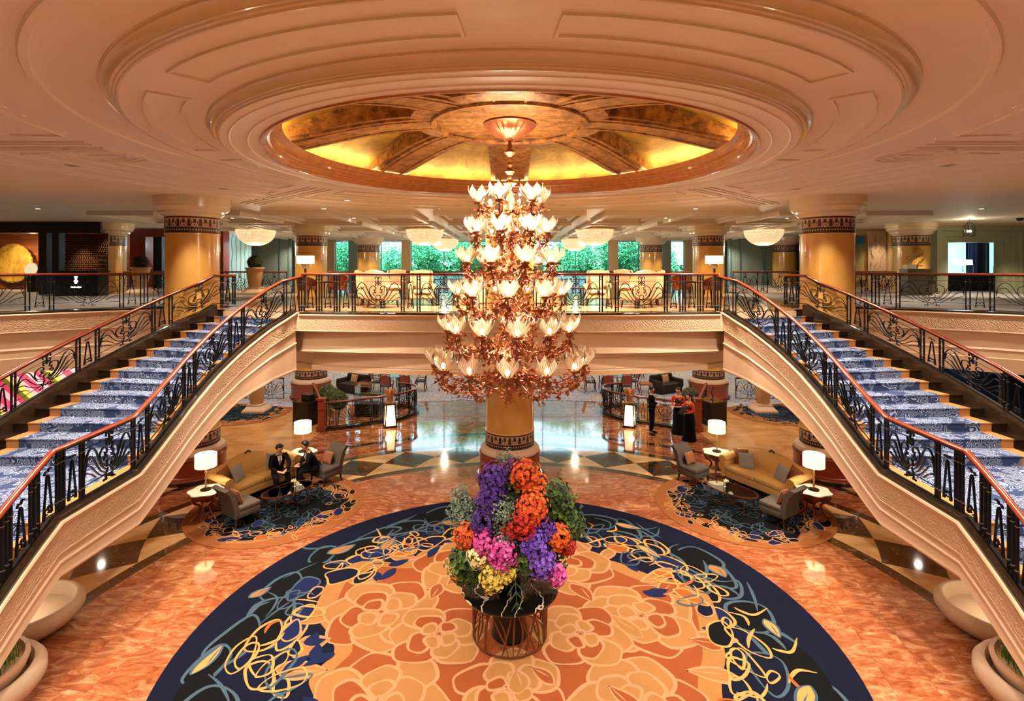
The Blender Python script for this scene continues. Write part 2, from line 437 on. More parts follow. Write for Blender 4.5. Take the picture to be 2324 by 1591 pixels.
M['mullion'] = mat('window_mullion', '#5c8288', .4, .3)
M['darkwall'] = mat('dark_wall', '#1c120d', .5)
M['outer'] = mat('side_wall_plaster', '#c8a070', .7, vary=.05)
# ------------------------------------------------------------------ floors, walls, ceilings
def rc(r, a, z=0): return (RC[0] + r * cos(a), RC[1] + r * sin(a), z)
b = MB(); b.bx(-28, 28, -9, 41, -.3, 0); struct(b, 'floor', M['floor'])
# lounge carpet on the ground floor beyond the polished crescent
b = MB(); pts = []
for i in range(33):
    x = -9.0 + 18.0 * i / 32; pts.append((x, 23.0 + 1.3 * (1 - (x / 9.0) ** 2)))
pts += [(17, 24.9), (17, 39.5), (-17, 39.5), (-17, 24.9)]
b.prism(pts, .0, .012)
tag(b.build('lounge_carpet', M['lounge']), 'wide blue and tan patterned carpet of the ground floor lounge', 'carpet')
# upper floor slab with the round opening and the void over the lounge
WING = [(8.45, 15.45), (8.35, 16.45), (9.4, 16.55), (10.2, 16.0), (11.5, 15.25), (12.4, 14.6), (13.2, 14.0), (14.6, 12.6), (15.6, 11.0), (16.4, 9), (16.6, 6.5), (15.8, 4), (14, 2.2), (10, 1.0)]
BR = [(0, 13.9), (1.5, 13.92), (3, 13.99), (4.5, 14.1), (5.54, 14.23)]
BRS = [(p[0], p[1]) for p in catmull([(-x, y, 0) for x, y in BR[::-1]] + [(x, y, 0) for x, y in BR[1:]], 4)]
right = [p for p in BRS if p[0] >= -1e-6] + [(5.85, 14.35), (8.0, 15.2), WING[0]] + [(p[0], p[1]) for p in catmull([(x, y, 0) for x, y in WING[1:]], 4)]
hole = right[::-1] + [(-x, y) for x, y in right[1:]]
hole = [(0, 1.0)] + hole if False else hole
holeloop = hole + [(0, 1.0)][:0]
outer = [(-28, -9), (28, -9), (28, 36), (14.6, 36), (14.6, 24.6), (-14.6, 24.6), (-14.6, 36), (-28, 36)]
b = MB()
tri = geometry.tessellate_polygon([[Vector((x, y, 0)) for x, y in outer], [Vector((x, y, 0)) for x, y in holeloop]])
allp = outer + holeloop; nv = len(allp)
b.v = [(x, y, UP) for x, y in allp] + [(x, y, UP - .45) for x, y in allp]
def sgn(t):
    (x0, y0), (x1, y1), (x2, y2) = (allp[i] for i in t); return (x1 - x0) * (y2 - y0) - (x2 - x0) * (y1 - y0)
for t in tri:
    t = t if sgn(t) > 0 else t[::-1]
    b.m = 0; b.face(t); b.m = 1; b.face([i + nv for i in t][::-1])
for n0, n1 in ((0, len(outer)), (len(outer), nv)):
    for i in range(n0, n1):
        j = i + 1 if i + 1 < n1 else n0; b.m = 1; b.face((i, j, j + nv, i + nv))
struct(b, 'floor_upper', [M['upfloor'], M['cream']])

# ceiling: flat field with the stepped rings of the rotunda
b = MB(); R1 = 6.6
sq = [(-28, -9), (28, -9), (28, 41), (-28, 41)]
circ = [(RC[0] + R1 * cos(2 * pi * i / 96), RC[1] + R1 * sin(2 * pi * i / 96)) for i in range(96)]
tri = geometry.tessellate_polygon([[Vector((x, y, 0)) for x, y in sq], [Vector((x, y, 0)) for x, y in circ[::-1]]])
allp = sq + circ[::-1]; b.v = [(x, y, CEIL) for x, y in allp]
for t in tri: b.face(t if sgn(t) < 0 else t[::-1])
struct(b, 'ceiling', M['ceiling'])
def ringm(prof, name, m, n=128, **k):
    q = MB(); q.lathe(prof, n, RC); o = struct(q, name, m, smooth=30, **k); return o
Z0, Z1, Z2 = CEIL, 7.83, 7.68
def mould(ri, ro, zl, zh): d, h = ro - ri, zh - zl; return [(ro, zh), (ro - .01, zh - .01), (ro - .02, zh - .01), (ro - .02, zh - .03), (ro - d * .3, zh - h * .3), (ro - d * .45, zh - h * .5), (ro - d * .55, zh - h * .66), (ro - d * .55, zh - h * .72), (ro - d * .7, zh - h * .74), (ro - d * .72, zh - h * .84), (ri + d * .15, zl + h * .12), (ri + d * .12, zl), (ri, zl)]
ringm([(R1, Z0), (5.95, Z0), (5.93, Z0 - .03), (5.87, Z0 - .03), (5.85, Z0), (5.35, Z0)], 'ceiling_ring_outer', M['ceiling'])
ringm(mould(5.17, 5.35, Z1, Z0), 'ceiling_moulding_outer', M['gloss'])
ringm([(5.17, Z1), (4.33, Z1)], 'ceiling_ring_middle', M['ceiling'])
ringm(mould(4.17, 4.33, Z2, Z1), 'ceiling_moulding_inner', M['gloss'])
ringm([(4.17, Z2), (4.08, Z2), (4.07, Z2 - .012), (4.05, Z2), (3.86, Z2), (3.85, Z2 - .012), (3.83, Z2), (3.71, Z2)], 'ceiling_ring_inner', M['ceiling'])
ringm([(3.71, Z2), (3.70, Z2 - .02), (3.67, Z2 - .02), (3.66, Z2 + .02), (3.62, Z2 + .04), (3.61, Z2 + .07), (3.58, Z2 + .08), (3.57, Z2 + .11), (3.53, Z2 + .13), (3.52, Z2 + .17), (3.48, Z2 + .19), (3.46, Z2 + .23), (3.43, Z2 + .25), (3.42, Z2 + .27), (3.5, Z2 + .27)], 'dome_rim_moulding', M['brown_mould'])
b = MB(); b.lathe([(3.53, 7.925), (3.6, 7.925)], 96, RC); struct(b, 'ceiling_trim_cove_light', mat('cove_light_strip', '#ffffff', .5, emit=(1, .72, .3, 1), es=26, vary=0))
# panel mouldings on the ceiling (fine raised frames)
def strip(b, pts, z, w=.04, h=.026, closed=True):
    b.tube([(x, y, z - h * .2) for x, y in pts], 1, 4, closed, True, flat=(h, w), up=(0, 0, 1))
def arcpanel(b, r0, r1, a0, a1, z, w=.03):
    k = max(4, int((a1 - a0) * r1 * 3)); P = [rc(r1, a0 + (a1 - a0) * i / k)[:2] for i in range(k + 1)] + [rc(r0, a1 - (a1 - a0) * i / k)[:2] for i in range(k + 1)]
    out = []                                     # keep the corners square
    for p in P: out.append(p)
    strip(b, out, z, w)
b = MB()
for i in range(8):
    a = i * pi / 4 + pi / 8; d = .30
    arcpanel(b, 4.56, 4.93, a - pi / 8 + .08, a + pi / 8 - .08, Z1) if i % 2 == 0 or True else None
struct(b, 'ceiling_trim_middle', M['ceiling'])
b = MB()
for i in range(8):
    a0 = i * pi / 4 + .1; a1 = (i + 1) * pi / 4 - .1
    arcpanel(b, 6.75, 7.5, a0, a1, Z0)
    arcpanel(b, 8.0, 8.5, a0 - .03, a1 + .03, Z0, .04)
    for k in (-.28, -.12, .12, .28):
        a = i * pi / 4; c, s_ = cos(a), sin(a)
        strip(b, [(RC[0] + 6.7 * c - k * s_, RC[1] + 6.7 * s_ + k * c), (RC[0] + 11.5 * c - k * s_, RC[1] + 11.5 * s_ + k * c)], Z0, .03, closed=False)
for r in (8.8, 9.5, 9.75): strip(b, [rc(r, 2 * pi * i / 120)[:2] for i in range(120)], Z0, .035)
for x in (-9.16, 9.16):
    for y in (9.5,):
        for r in (.35, .5, .62): strip(b, [(x * .78 + r * cos(q * pi / 12), y + r * sin(q * pi / 12)) for q in range(24)], Z0, .03)
struct(b, 'ceiling_trim_outer', M['ceiling'])
# coffers of the lounge ceiling
b = MB()
for ix in range(-5, 5):
    for iy in range(4):
        x0 = ix * 3.05 + .35; y0 = 19.0 + iy * 4.6
        for g, hh in ((0, .16), (.22, .09)):
            x1, y1 = x0 + 2.35 - g, y0 + 3.7 - g; a, c = x0 + g, y0 + g
            for (p, q, r_, s_) in ((a, x1, c, c + .14), (a, x1, y1 - .14, y1), (a, a + .14, c + .14, y1 - .14), (x1 - .14, x1, c + .14, y1 - .14)):
                b.bx(p, q, r_, s_, CEIL - hh, CEIL - .001)
struct(b, 'ceiling_coffers', M['ceiling'])
# gold dome: recessed vault, eight ribs, hub ring
b = MB()
def vz(r): return 8.02 + .75 * sqrt(max(0, 1 - (r / 3.85) ** 2)) * 1.0
prof = [(3.8, 7.95), (3.8, 8.0), (3.6, 8.12)] + [(3.5 - i * .2, 8.16 + .46 * sin(min(1, i / 9) * pi / 2)) for i in range(11)]
b.lathe(prof, 96, RC)
struct(b, 'dome', M['gold'], smooth=40)
def ribz(r): return 7.95 + .36 * sin((3.55 - r) / 2.35 * pi / 2)
b = MB()
for i in range(8):
    a = i * pi / 4; c, s_ = cos(a), sin(a)
    for (k0, k1, dz) in ((-.33, .33, 0.0), (-.42, -.33, .035), (.33, .42, .035), (-.24, -.2, -.014), (.2, .24, -.014)):
        base = len(b.v); rs = [3.62 - j * .13 for j in range(20)]
        for r in rs:
            for k, z in ((k0, ribz(r) + dz), (k1, ribz(r) + dz), (k1, ribz(r) + .4), (k0, ribz(r) + .4)):
                b.v.append((RC[0] + r * c - k * s_, RC[1] + r * s_ + k * c, z))
        for j in range(19):
            for q in range(4): b.face((base + j * 4 + q, base + j * 4 + (q + 1) % 4, base + j * 4 + 4 + (q + 1) % 4, base + j * 4 + 4 + q))
        b.face([base + 3, base + 2, base + 1, base])
struct(b, 'dome_ribs', M['rib'])
ringm([(1.62, 8.62), (1.6, 8.33), (1.5, 8.31), (1.28, 8.31), (1.27, 8.27), (1.2, 8.27), (1.18, 8.33), (0.05, 8.34)], 'dome_hub', M['rib'], 64)

# outer walls
b = MB(); b.bx(-28.3, -28, -9, 41, -.1, 8.2); struct(b, 'wall_left', M['outer'])
b = MB(); b.bx(28, 28.3, -9, 41, -.1, 8.2); struct(b, 'wall_right', M['outer'])
b = MB(); b.bx(-28, 28, -9.3, -9, -.1, 8.2); struct(b, 'wall_front', M['outer'])
# window wall at the back
b = MB()
for s_ in (-1, 1):
    b.bx(s_ * 7.95, s_ * 7.3, 39.6, 40.2, 0, CEIL); b.bx(s_ * 13.6, s_ * 12.9, 39.7, 40.2, 0, CEIL)
    b.bx(s_ * 28, s_ * 17.9, 39.8, 40.2, 0, CEIL)
b.bx(-17.9, 17.9, 39.8, 40.2, 7.93, 8.3)
struct(b, 'wall_back', M['wallstone'])
b = MB()
for s_ in (-1, 1):
    b.bx(s_ * 17.9, s_ * 13.6, 39.85, 40.1, 0, 7.93); b.bx(s_ * 11.9, s_ * 11.1, 39.85, 40.0, 0, 7.93)
struct(b, 'wall_back_panels', M['greywall'])
wi = 0
for (x0, x1, nm) in ((-7.3, 7.3, 6), (-11.1, -7.95, 2), (7.95, 11.1, 2), (-12.9, -11.9, 1), (11.9, 12.9, 1)):
    wi += 1
    r = bpy.data.objects.new('window_%d' % wi, None); COL.objects.link(r); r.location = (0, 0, 0); r['kind'] = 'structure'
    b = MB(); w = .06
    for i in range(nm + 1):
        x = x0 + (x1 - x0) * i / nm; b.bx(x - w / 2, x + w / 2, 39.9, 40.02, 0.02, 7.92)
    for z in (0.05, 2.9, 5.1, 7.88): b.bx(x0, x1, 39.91, 40.0, z - .03, z + .03)
    b.build('window_frame', M['mullion'], r)
    b = MB(); b.bx(x0, x1, 39.95, 39.962, .03, 7.9); b.build('window_glass', M['glass'], r)
    b = MB(); b.bx(x0, x1, 39.93, 39.94, 2.6, 5.45); b.build('added_reflection_band', M['frost'], r)  # white band added so the polished floor reflects brighter windows
# ------------------------------------------------------------------ columns
def column(x, y, label, cap=True, full=True):
    t = thing('round_column', label, 'column', (x, y, 0), group='round golden columns')
    r = .695
    b = MB(); b.lathe([(r, 1.36), (r, 6.93)], 48); b.build('shaft', M['shaft'], t, smooth=30)
    b = MB(); b.lathe([(r + .012, 6.95), (r + .012, 7.41)], 48); b.build('upper_frieze', M['frieze'], t, smooth=30)
    b = MB(); b.lathe([(r, 6.92), (r + .02, 6.925), (r + .02, 6.95), (r, 6.955)], 48); b.build('gold_ring', M['gold_rim'], t, smooth=30)
    b = MB(); b.lathe([(r, 7.41), (r + .02, 7.42), (r + .035, 7.45), (.8, 7.5), (.83, 7.52), (.84, 7.58), (.9, 7.62), (.96, 7.68), (.965, 7.76), (.99, 7.78), (1.0, 7.9), (1.0, 7.979)], 48)
    b.build('capital', M['gloss'], t, smooth=30)
    b = MB(); b.lathe([(r + .012, .93), (r + .012, 1.33)], 48); b.build('lower_frieze', M['frieze'], t, smooth=30)
    b = MB(); b.lathe([(r, 1.33), (r + .02, 1.335), (r + .02, 1.36), (r, 1.365)], 48); b.build('gold_ring', M['gold_rim'], t, smooth=30)
    b = MB(); b.lathe([(r, .93), (.72, .92), (.77, .9), (.78, .88), (.82, .86), (.85, .8), (.85, .75), (.83, .72), (.8, .71)], 48); b.build('torus_base', M['cream'], t, smooth=30)
    b = MB(); b.lathe([(.8, .71), (.88, .71), (.89, .66), (.87, .63), (.87, .6), (.86, .58), (.86, .2), (.88, .18), (.88, .14), (.9, .1)], 48); b.build('plinth', M['plinth'], t, smooth=30)
    b = MB(); b.lathe([(.9, .1), (.93, .095), (.93, 0)], 48); b.build('foot', M['dark_stone'], t, smooth=30)
    return t
c0 = column(0, 15.6, 'golden round column in the middle, directly behind the big chandelier')
for x, y, l in ((-9.16, 15.6, 'thick golden column rising beside the left staircase head'), (9.16, 15.6, 'thick golden column rising beside the right staircase head'),
                (-9.16, 24.9, 'golden column with a floor lamp in front, left of the wing chairs'), (9.16, 24.9, 'golden column with a floor lamp in front, right of the wing chairs'),
                (-9.16, 35, 'slimmer looking golden column near the windows on the left side'), (9.16, 35, 'slimmer looking golden column near the windows on the right side'),
                (0, 35, 'far golden column between the windows behind the middle one'),
                (-18.3, 24.6, 'golden column partly behind the dark lattice screen'), (18.3, 24.6, 'golden column carrying the small shelf with dark script lettering'),
                (-17.8, 35.0, 'far left golden column beside the maroon portal'), (17.8, 35.0, 'far right golden column beside the grey wall panels')):
    dup(c0, (x, y, 0), label=l)

# ------------------------------------------------------------------ stairs
H = 6.0
inn = [(5.85, 14.35), (6.05, 14.1), (6.25, 13.8), (6.4, 13.5), (6.54, 13.2), (6.65, 12.88), (6.73, 12.55), (6.79, 12.2), (6.82, 11.85), (6.83, 11.47), (6.82, 11.08), (6.8, 10.7), (6.78, 10.3), (6.76, 9.9), (6.75, 9.5)]
out = [(8.0, 15.2), (8.19, 14.96), (8.5, 14.7), (8.74, 14.33), (8.92, 13.93), (9.08, 13.5), (9.22, 13.06), (9.34, 12.62), (9.44, 12.17), (9.52, 11.7), (9.58, 11.24), (9.61, 10.77), (9.61, 10.3), (9.59, 9.85), (9.55, 9.4)]
zs = [UP - .175 * i for i in range(15)]
in2 = [(6.66, 7.7)] + [(6.66 - .012 * i - .006 * i * i, 7.7 - .33 * i) for i in range(1, 14)]
ou2 = [(9.4, 7.45)] + [(9.4 - .012 * i - .006 * i * i, 7.45 - .4 * i) for i in range(1, 14)]
z2 = [LZ - (LZ / 13) * i for i in range(14)]
def vdir(i, o):
    dx, dy = i[0] - o[0], i[1] - o[1]; L = hypot(dx, dy); return dx / L, dy / L
LANDN = 5
ALLI = inn + [lerp(inn[-1], in2[0], k / LANDN) for k in range(1, LANDN)] + in2
ALLO = out + [lerp(out[-1], ou2[0], k / LANDN) for k in range(1, LANDN)] + ou2
ALLZ = zs + [LZ] * (LANDN - 1) + z2
def depth(k):
    t = [(0, 1.62), (2, 1.42), (5, 1.2), (10, 1.04), (14, .98), (19, .88), (40, .85)]
    for (a, va), (c, vb) in zip(t, t[1:]):
        if a <= k <= c: return va + (vb - va) * (k - a) / (c - a)
    return 1.1
EXT = .33
def stair(sx, side):
    t = thing('grand_staircase', 'sweeping %s staircase with blue leaf carpet and carved stone fascia' % side, 'staircase', (0, 0, 0))
    P = lambda p, z: (p[0] * sx, p[1], z)
    # stone treads and risers, carpet runner laid over them
    for nm, offI, offO, lift, m, f0, f1 in (('stone_steps', .02, EXT, 0, M['dark_stone'], 0, 1), ('carpet_runner', 0, 0, .02, M['stair_carpet'], .085, .915),
                                             ('carpet_border', 0, 0, .019, M['carpet_border'], 0, .085), ('carpet_border', 0, 0, .019, M['carpet_border'], .915, 1)):
        b = MB()
        def edge(k, d=0.0, dz=0.0):
            i, o = ALLI[k], ALLO[k]; vx, vy = vdir(i, o)
            a = (i[0] + vx * offI, i[1] + vy * offI); c = (o[0] - vx * offO, o[1] - vy * offO)
            fx, fy = (vy, -vx)                       # down-the-stairs direction
            if fy > 0: fx, fy = -fx, -fy
            A = lerp(a, c, f0); Cc = lerp(a, c, f1); z = ALLZ[k] + dz + lift
            return P((A[0] + fx * d, A[1] + fy * d), z), P((Cc[0] + fx * d, Cc[1] + fy * d), z)
        rows = []
        K = len(ALLI)
        for k in range(K):
            step_down = (k < 14 or k >= 14 + LANDN) and k < K - 1
            if k == 0 and nm != 'stone_steps': continue
            e0 = edge(k, lift)
            if step_down and (k != 14):
                rows.append(edge(k, lift)); 
                dz = ALLZ[k + 1] - ALLZ[k]
                rows.append(edge(k, lift, -.02)); rows.append(edge(k, lift * .9 - .015, -.045)); rows.append(edge(k, lift * .9 - .015, dz))
            else: rows.append(e0)
        base = len(b.v)
        for (p, q) in rows: b.v += [p, q]
        for j in range(len(rows) - 1):
            f = (base + 2 * j, base + 2 * j + 1, base + 2 * j + 3, base + 2 * j + 2); b.face(f if sx > 0 else f[::-1])
        b.build(nm, m, t)
    # curbs (stone strings) either side
    def path(off, inner=True, zoff=.06):
        r = []
        for k in range(len(ALLI)):
            i, o = ALLI[k], ALLO[k]; vx, vy = vdir(i, o); p = (i[0] + vx * off, i[1] + vy * off) if inner else (o[0] - vx * off, o[1] - vy * off)
            s_ = 1 if inner else -1
            z = ALLZ[k] + zoff
            r.append((p[0] * sx, p[1], z, s_ * vx * sx, s_ * vy))
        return r
    b = MB(); b.sweep(path(.0), [(.02, -.4), (.02, 0), (.04, .02), (.2, .02), (.23, .01), (.24, -.01), (.24, -.06)]); b.build('inner_curb', M['dark_stone'], t)
    b = MB(); b.sweep(path(EXT, False), [(.0, -.35), (.0, .06), (.04, .08), (.24, .08), (.28, .06), (.28, -.14)]); b.build('outer_curb', M['dark_stone'], t)
    def prof(k):
        D = depth(k)
        return [(.20, -.05), (.27, -.05), (.28, -.08), (.26, -.1), (.24, -.15), (.23, -.16)]
    b = MB(); b.sweep(path(0), prof); b.build('fascia_moulding', M['cream'], t)
    b = MB(); b.sweep(path(0), [(.23, -.16), (.23, -.5)]); b.build('carved_band', M['relief'], t)
    def prof2(k):
        D = depth(k); g = .52 + (D - .52) * .3
        return [(.23, -.5), (.235, -.505), (.235, -.525), (.20, -.53), (.20, -g), (.24, -g - .012), (.24, -g - .035), (.215, -g - .045), (.23, -D + .1), (.24, -D + .05), (.20, -D), (.0, -D)]
    b = MB(); b.sweep(path(0), prof2); b.build('fascia', M['cream'], t)
    b = MB(); b.sweep(path(EXT, False), [(.28, -.14), (.27, -.15), (.27, -.75), (.0, -.8)]); b.build('outer_fascia', M['cream'], t)
    # soffit between both fascias
    b = MB(); base = 0; pi_, po_ = path(0.0), path(EXT, False)
    for k in range(len(ALLI)):
        b.v += [(pi_[k][0], pi_[k][1], ALLZ[k] + .06 - depth(k)), (po_[k][0], po_[k][1], ALLZ[k] + .06 - .8)]
    for k in range(len(ALLI) - 1): b.face((2 * k, 2 * k + 1, 2 * k + 3, 2 * k + 2))
    b.build('soffit', M['cream'], t)
    return t
stair(1, 'right'); stair(-1, 'left')

# ------------------------------------------------------------------ bridge and wing fascias
def offpath(pts, z, flip=1):
    r = []
    for i, p in enumerate(pts):
        a = pts[max(0, i - 1)]; c = pts[min(len(pts) - 1, i + 1)]; dx, dy = c[0] - a[0], c[1] - a[1]; L = hypot(dx, dy)
        r.append((p[0], p[1], z, dy / L * flip, -dx / L * flip))
    return r
full = [(-x, y) for x, y in BR[::-1]] + BR[1:]
fine = catmull([(x, y, 0) for x, y in full], 4)
pth = offpath([(p[0], p[1]) for p in fine], UP)
r = bpy.data.objects.new('bridge_beam', None); COL.objects.link(r); r['kind'] = 'structure'
b = MB(); b.sweep(pth, [(-.3, .01), (.0, .01), (.03, -.01), (.03, -.04)]); b.build('edge_stone', M['dark_stone'], r)
b = MB(); b.sweep(pth, [(.0, -.04), (.05, -.04), (.06, -.07), (.04, -.09), (.02, -.13), (.01, -.14)]); b.build('fascia_moulding', M['cream'], r)
b = MB(); b.sweep(pth, [(.01, -.14), (.01, -.46)]); b.build('carved_band', M['relief'], r)
def bp(i):
    x = pth[i][0]; s1 = .006 * x * x; s2 = .022 * x * x
    return [(.01, -.46), (.02, -.47), (.02, -.49), (-.05, -.5), (-.07 - s1, -.52), (-.1 - s1, -.9), (-.06 - s1, -.99), (-.04 - s1, -1.0), (-.02 - s1, -1.05), (-.06 - s2 * .6, -1.08), (-.03 - s2, -1.14), (-.04 - s2, -1.17), (-.08 - s2, -1.19), (-.02 - s2, -1.46), (-.03 - s2, -1.48), (.03 - s2, -1.5), (.03 - s2, -1.62), (-1.5, -1.62), (-1.9, -.45)]
pth0 = pth; e_ = pth[-1]; pth = [(-7.1, 14.95, UP, pth[0][3], pth[0][4]), (-6.3, 14.55, UP, pth[0][3], pth[0][4])] + pth + [(6.3, 14.55, UP, e_[3], e_[4]), (7.1, 14.95, UP, e_[3], e_[4])]
b = MB(); b.sweep(pth, bp); b.build('fascia', M['cream'], r); pth = pth0
for sx, nm in ((-1, 'left'), (1, 'right')):
    w = catmull([(x * sx, y, 0) for x, y in WING[1:]], 4); pw = offpath([(p[0], p[1]) for p in w], UP, sx)
    r = bpy.data.objects.new('balcony_beam_' + nm, None); COL.objects.link(r); r['kind'] = 'structure'
    b = MB(); b.sweep(pw, [(-.3, .01), (.0, .01), (.03, -.01), (.03, -.04)]); b.build('edge_stone', M['dark_stone'], r)
    b = MB(); b.sweep(pw, [(.03, -.04), (.05, -.07), (.03, -.09), (.01, -.13)]); b.build('fascia_moulding', M['cream'], r)
    b = MB(); b.sweep(pw, [(.01, -.13), (.01, -.5)]); b.build('carved_band', M['relief'], r)
    b = MB(); b.sweep(pw, [(.01, -.5), (.02, -.53), (-.03, -.55), (-.06, -.95), (-.03, -1.0), (-.05, -1.04), (-.04, -1.2), (0, -1.22), (-.02, -1.6), (-.9, -1.6), (-.9, -.45)]); b.build('fascia', M['cream'], r)

# ------------------------------------------------------------------ wrought iron balustrades
def arcp(cx_, cz, r, a0, a1, n=8): return [(cx_ + r * cos(radians(a0 + (a1 - a0) * i / n)), cz + r * sin(radians(a0 + (a1 - a0) * i / n))) for i in range(n + 1)]
def cm2(p, n=5): return [(q[0], q[1]) for q in catmull([(x, z, 0) for x, z in p], n)]
HALF = [cm2([(.58, .44), (.57, .56), (.5, .7), (.42, .74), (.33, .66), (.26, .5), (.19, .36), (.11, .28), (.04, .24)]),
        cm2([(.58, .38), (.55, .54), (.47, .6), (.4, .57), (.3, .4), (.2, .27), (.1, .21)]),
        cm2([(.58, .47), (.52, .47), (.44, .43), (.36, .34), (.26, .24), (.16, .18), (.07, .2), (.035, .28)]),
        cm2([(.58, .34), (.54, .36), (.5, .33), (.44, .31), (.34, .22)]),
        cm2([(.05, .3), (.15, .36), (.23, .48), (.22, .6), (.13, .66), (.07, .62), (.06, .57), (.09, .54), (.11, .57)]),
        arcp(.05, .86, .035, -60, 200), arcp(.05, .76, .03, -200, 90), arcp(.045, .69, .03, -90, 170), arcp(.1, .45, .035, -120, 160), arcp(.075, .52, .03, 90, -150),
        arcp(.05, .125, .035, 200, -90), arcp(.11, .07, .03, 180, 0)]
def panel_mesh(wf=1.0):
    L = []
    for c in HALF: L += [[(x * wf, z) for x, z in c], [(-x * wf, z) for x, z in c]]
    L.append(arcp(0, .36, .062, 0, 360, 16)); L.append([(0, .66), (0, .88)])
    return L
def group_curves():
    L = []
    for s_ in (-1, 1):
        L += [[(s_ * .085, .07), (s_ * .02, .66), (0, .7)], arcp(s_ * .035, .74, .03, 180 if s_ > 0 else 0, 0 if s_ > 0 else 180), arcp(s_ * .2125, .86, .033, 0, 360, 10), arcp(s_ * .2125, .07, .033, 0, 360, 10),
              arcp(s_ * .035, .18, .028, 200 if s_ > 0 else -20, -60 if s_ > 0 else 240), arcp(s_ * .04, .1, .028, 160 if s_ > 0 else 20, -60 if s_ > 0 else 240)]
    return L
class Path:
    def __init__(s, pts):
        s.p = pts; s.c = [0.0]
        for a, c in zip(pts, pts[1:]): s.c.append(s.c[-1] + hypot(c[0] - a[0], c[1] - a[1]))
        s.L = s.c[-1]
    def at(s, d):
        d = max(0, min(s.L, d)); i = 0
        while i < len(s.c) - 2 and s.c[i + 1] < d: i += 1
        q = (d - s.c[i]) / max(1e-9, s.c[i + 1] - s.c[i]); a, c = s.p[i], s.p[i + 1]
        return tuple(a[k] + (c[k] - a[k]) * q for k in range(3))
def balustrade(name, label, pts, mods, h=.93, group=None, railr=1.0, light_iron=None, detail=True, zbase=0.0):
    P = Path(pts); t = thing(name, label, 'balustrade', (0, 0, 0), group=group)
    iron = M['iron']; hs = (h - .06) / .93
    tot = sum(1.25 if m == 'P' else .5 for m in mods); k = P.L / tot
    n = max(2, int(P.L / .25)); top = []
    ds = sorted(set([round(c, 4) for c in P.c] + [P.L * i / n for i in range(n + 1)]))
    base = [P.at(d) for d in ds]
    b = MB(); b.tube([(x, y, z + h) for x, y, z in base], 1.0, 8, flat=(.034 * railr, .052 * railr), up=(0, 0, 1)); b.build('handrail', M['wood'], t, smooth=60)
    b = MB()
    for zz in (h - .045, .03): b.tube([(x, y, z + zz) for x, y, z in base], 1.0, 4, flat=(.009, .028), up=(0, 0, 1))
    b.build('iron_rail', iron, t)
    def curve(b, pl, d0, wsc, th=.011, wd=.02):
        q = [P.at(d0 + x * wsc) for x, z in pl]; q = [(a[0], a[1], a[2] + .03 + z * hs) for a, (x, z) in zip(q, pl)]
        A = Vector(P.at(max(0, d0 - .05))); Bq = Vector(P.at(min(P.L, d0 + .05))); nr = Vector((-(Bq - A).y, (Bq - A).x, 0)); nr.normalize()
        b.tube(q, 1.0, 4, flat=(wd, th), up=tuple(nr), caps=False)
    d = 0.0
    def post(d, col=True):
        a = P.at(d); b = MB(); b.box((a[0], a[1], a[2] + h / 2), (.03, .03, h - .03), atan2(P.at(min(P.L, d + .05))[1] - P.at(max(0, d - .05))[1], P.at(min(P.L, d + .05))[0] - P.at(max(0, d - .05))[0]))
        if col:
            b.m = 1
            for zz in (.17, h - .2): b.box((a[0], a[1], a[2] + zz), (.04, .04, .014))
        b.build('baluster', [iron, M['collar']], t)
    for m in mods:
        w = (1.25 if m == 'P' else .5) * k
        b = MB()
        if m == 'P':
            for c in panel_mesh(): curve(b, c, d + w / 2, w / 1.22)
            for z in (.78, .17): curve(b, [(-.6 + .1 * i, z) for i in range(13)], d + w / 2, w / 1.22, .006, .012)
            b.build('scroll_panel', iron, t)
            post(d); 
        else:
            for c in group_curves(): curve(b, c, d + w / 2, w / .5)
            b.build('spindle_panel', iron, t)
            for q in ((0, .15, .85) if detail else (0,)): post(d + w * q)
        d += w
    post(P.L - .01)
    return t
bpts = [(p[0], p[1] + .14, UP + .01) for p in fine]
balustrade('iron_balustrade', 'long straight iron balustrade across the bridge in front of the wing chairs', bpts, 'GGGPGPGPGPGPGGG', 1.0)
def rp(off, inner, sx, z):
    r = []
    for k in range(len(ALLI)):
        i, o = ALLI[k], ALLO[k]; vx, vy = vdir(i, o); p = (i[0] + vx * off, i[1] + vy * off) if inner else (o[0] - vx * off, o[1] - vy * off)
        r.append((p[0] * sx, p[1], ALLZ[k] + z))
    return r
for sx, nm in ((1, 'right'), (-1, 'left')):
    p = rp(.13, True, sx, .08)
    balustrade('iron_balustrade', 'iron balustrade on the inner curb of the %s staircase, nearest the rug' % nm, [(5.54 * sx, 14.37, UP + .02)] + p[1:], 'GPGPGPGPGGGGPGPG', .93)
    p = rp(EXT + .14, False, sx, .14); v = vdir(inn[0], out[0])
    ret = [((out[0][0] + v[0] * .35) * sx, out[0][1] + v[1] * .35, p[0][2])]
    balustrade('iron_balustrade', 'iron balustrade on the outer wall side of the %s staircase' % nm, ret + p, 'GPGPGPGPGPGGGPGPG', .82)
    w = catmull([(x * sx, y + .1, UP + .01) for x, y in WING[2:]], 4)
    balustrade('iron_balustrade', 'curved iron balustrade of the %s balcony beyond the stairs' % nm, w[2:], 'GGG' + 'PG' * 10, .99)
    pp = [(sx * 8.2, 24.45, UP), (sx * .0 + sx * .75, 24.45, UP)]
    balustrade('iron_balustrade', 'far iron balustrade behind the seats on the %s, before the tall windows' % nm, pp, 'PG' * 4 + 'P', .98, detail=False)
    balustrade('iron_balustrade', 'far iron balustrade behind the potted topiary on the %s side' % nm, [(sx * 17.5, 24.45, UP), (sx * 10.1, 24.45, UP)], 'PG' * 4 + 'P', .98, detail=False)
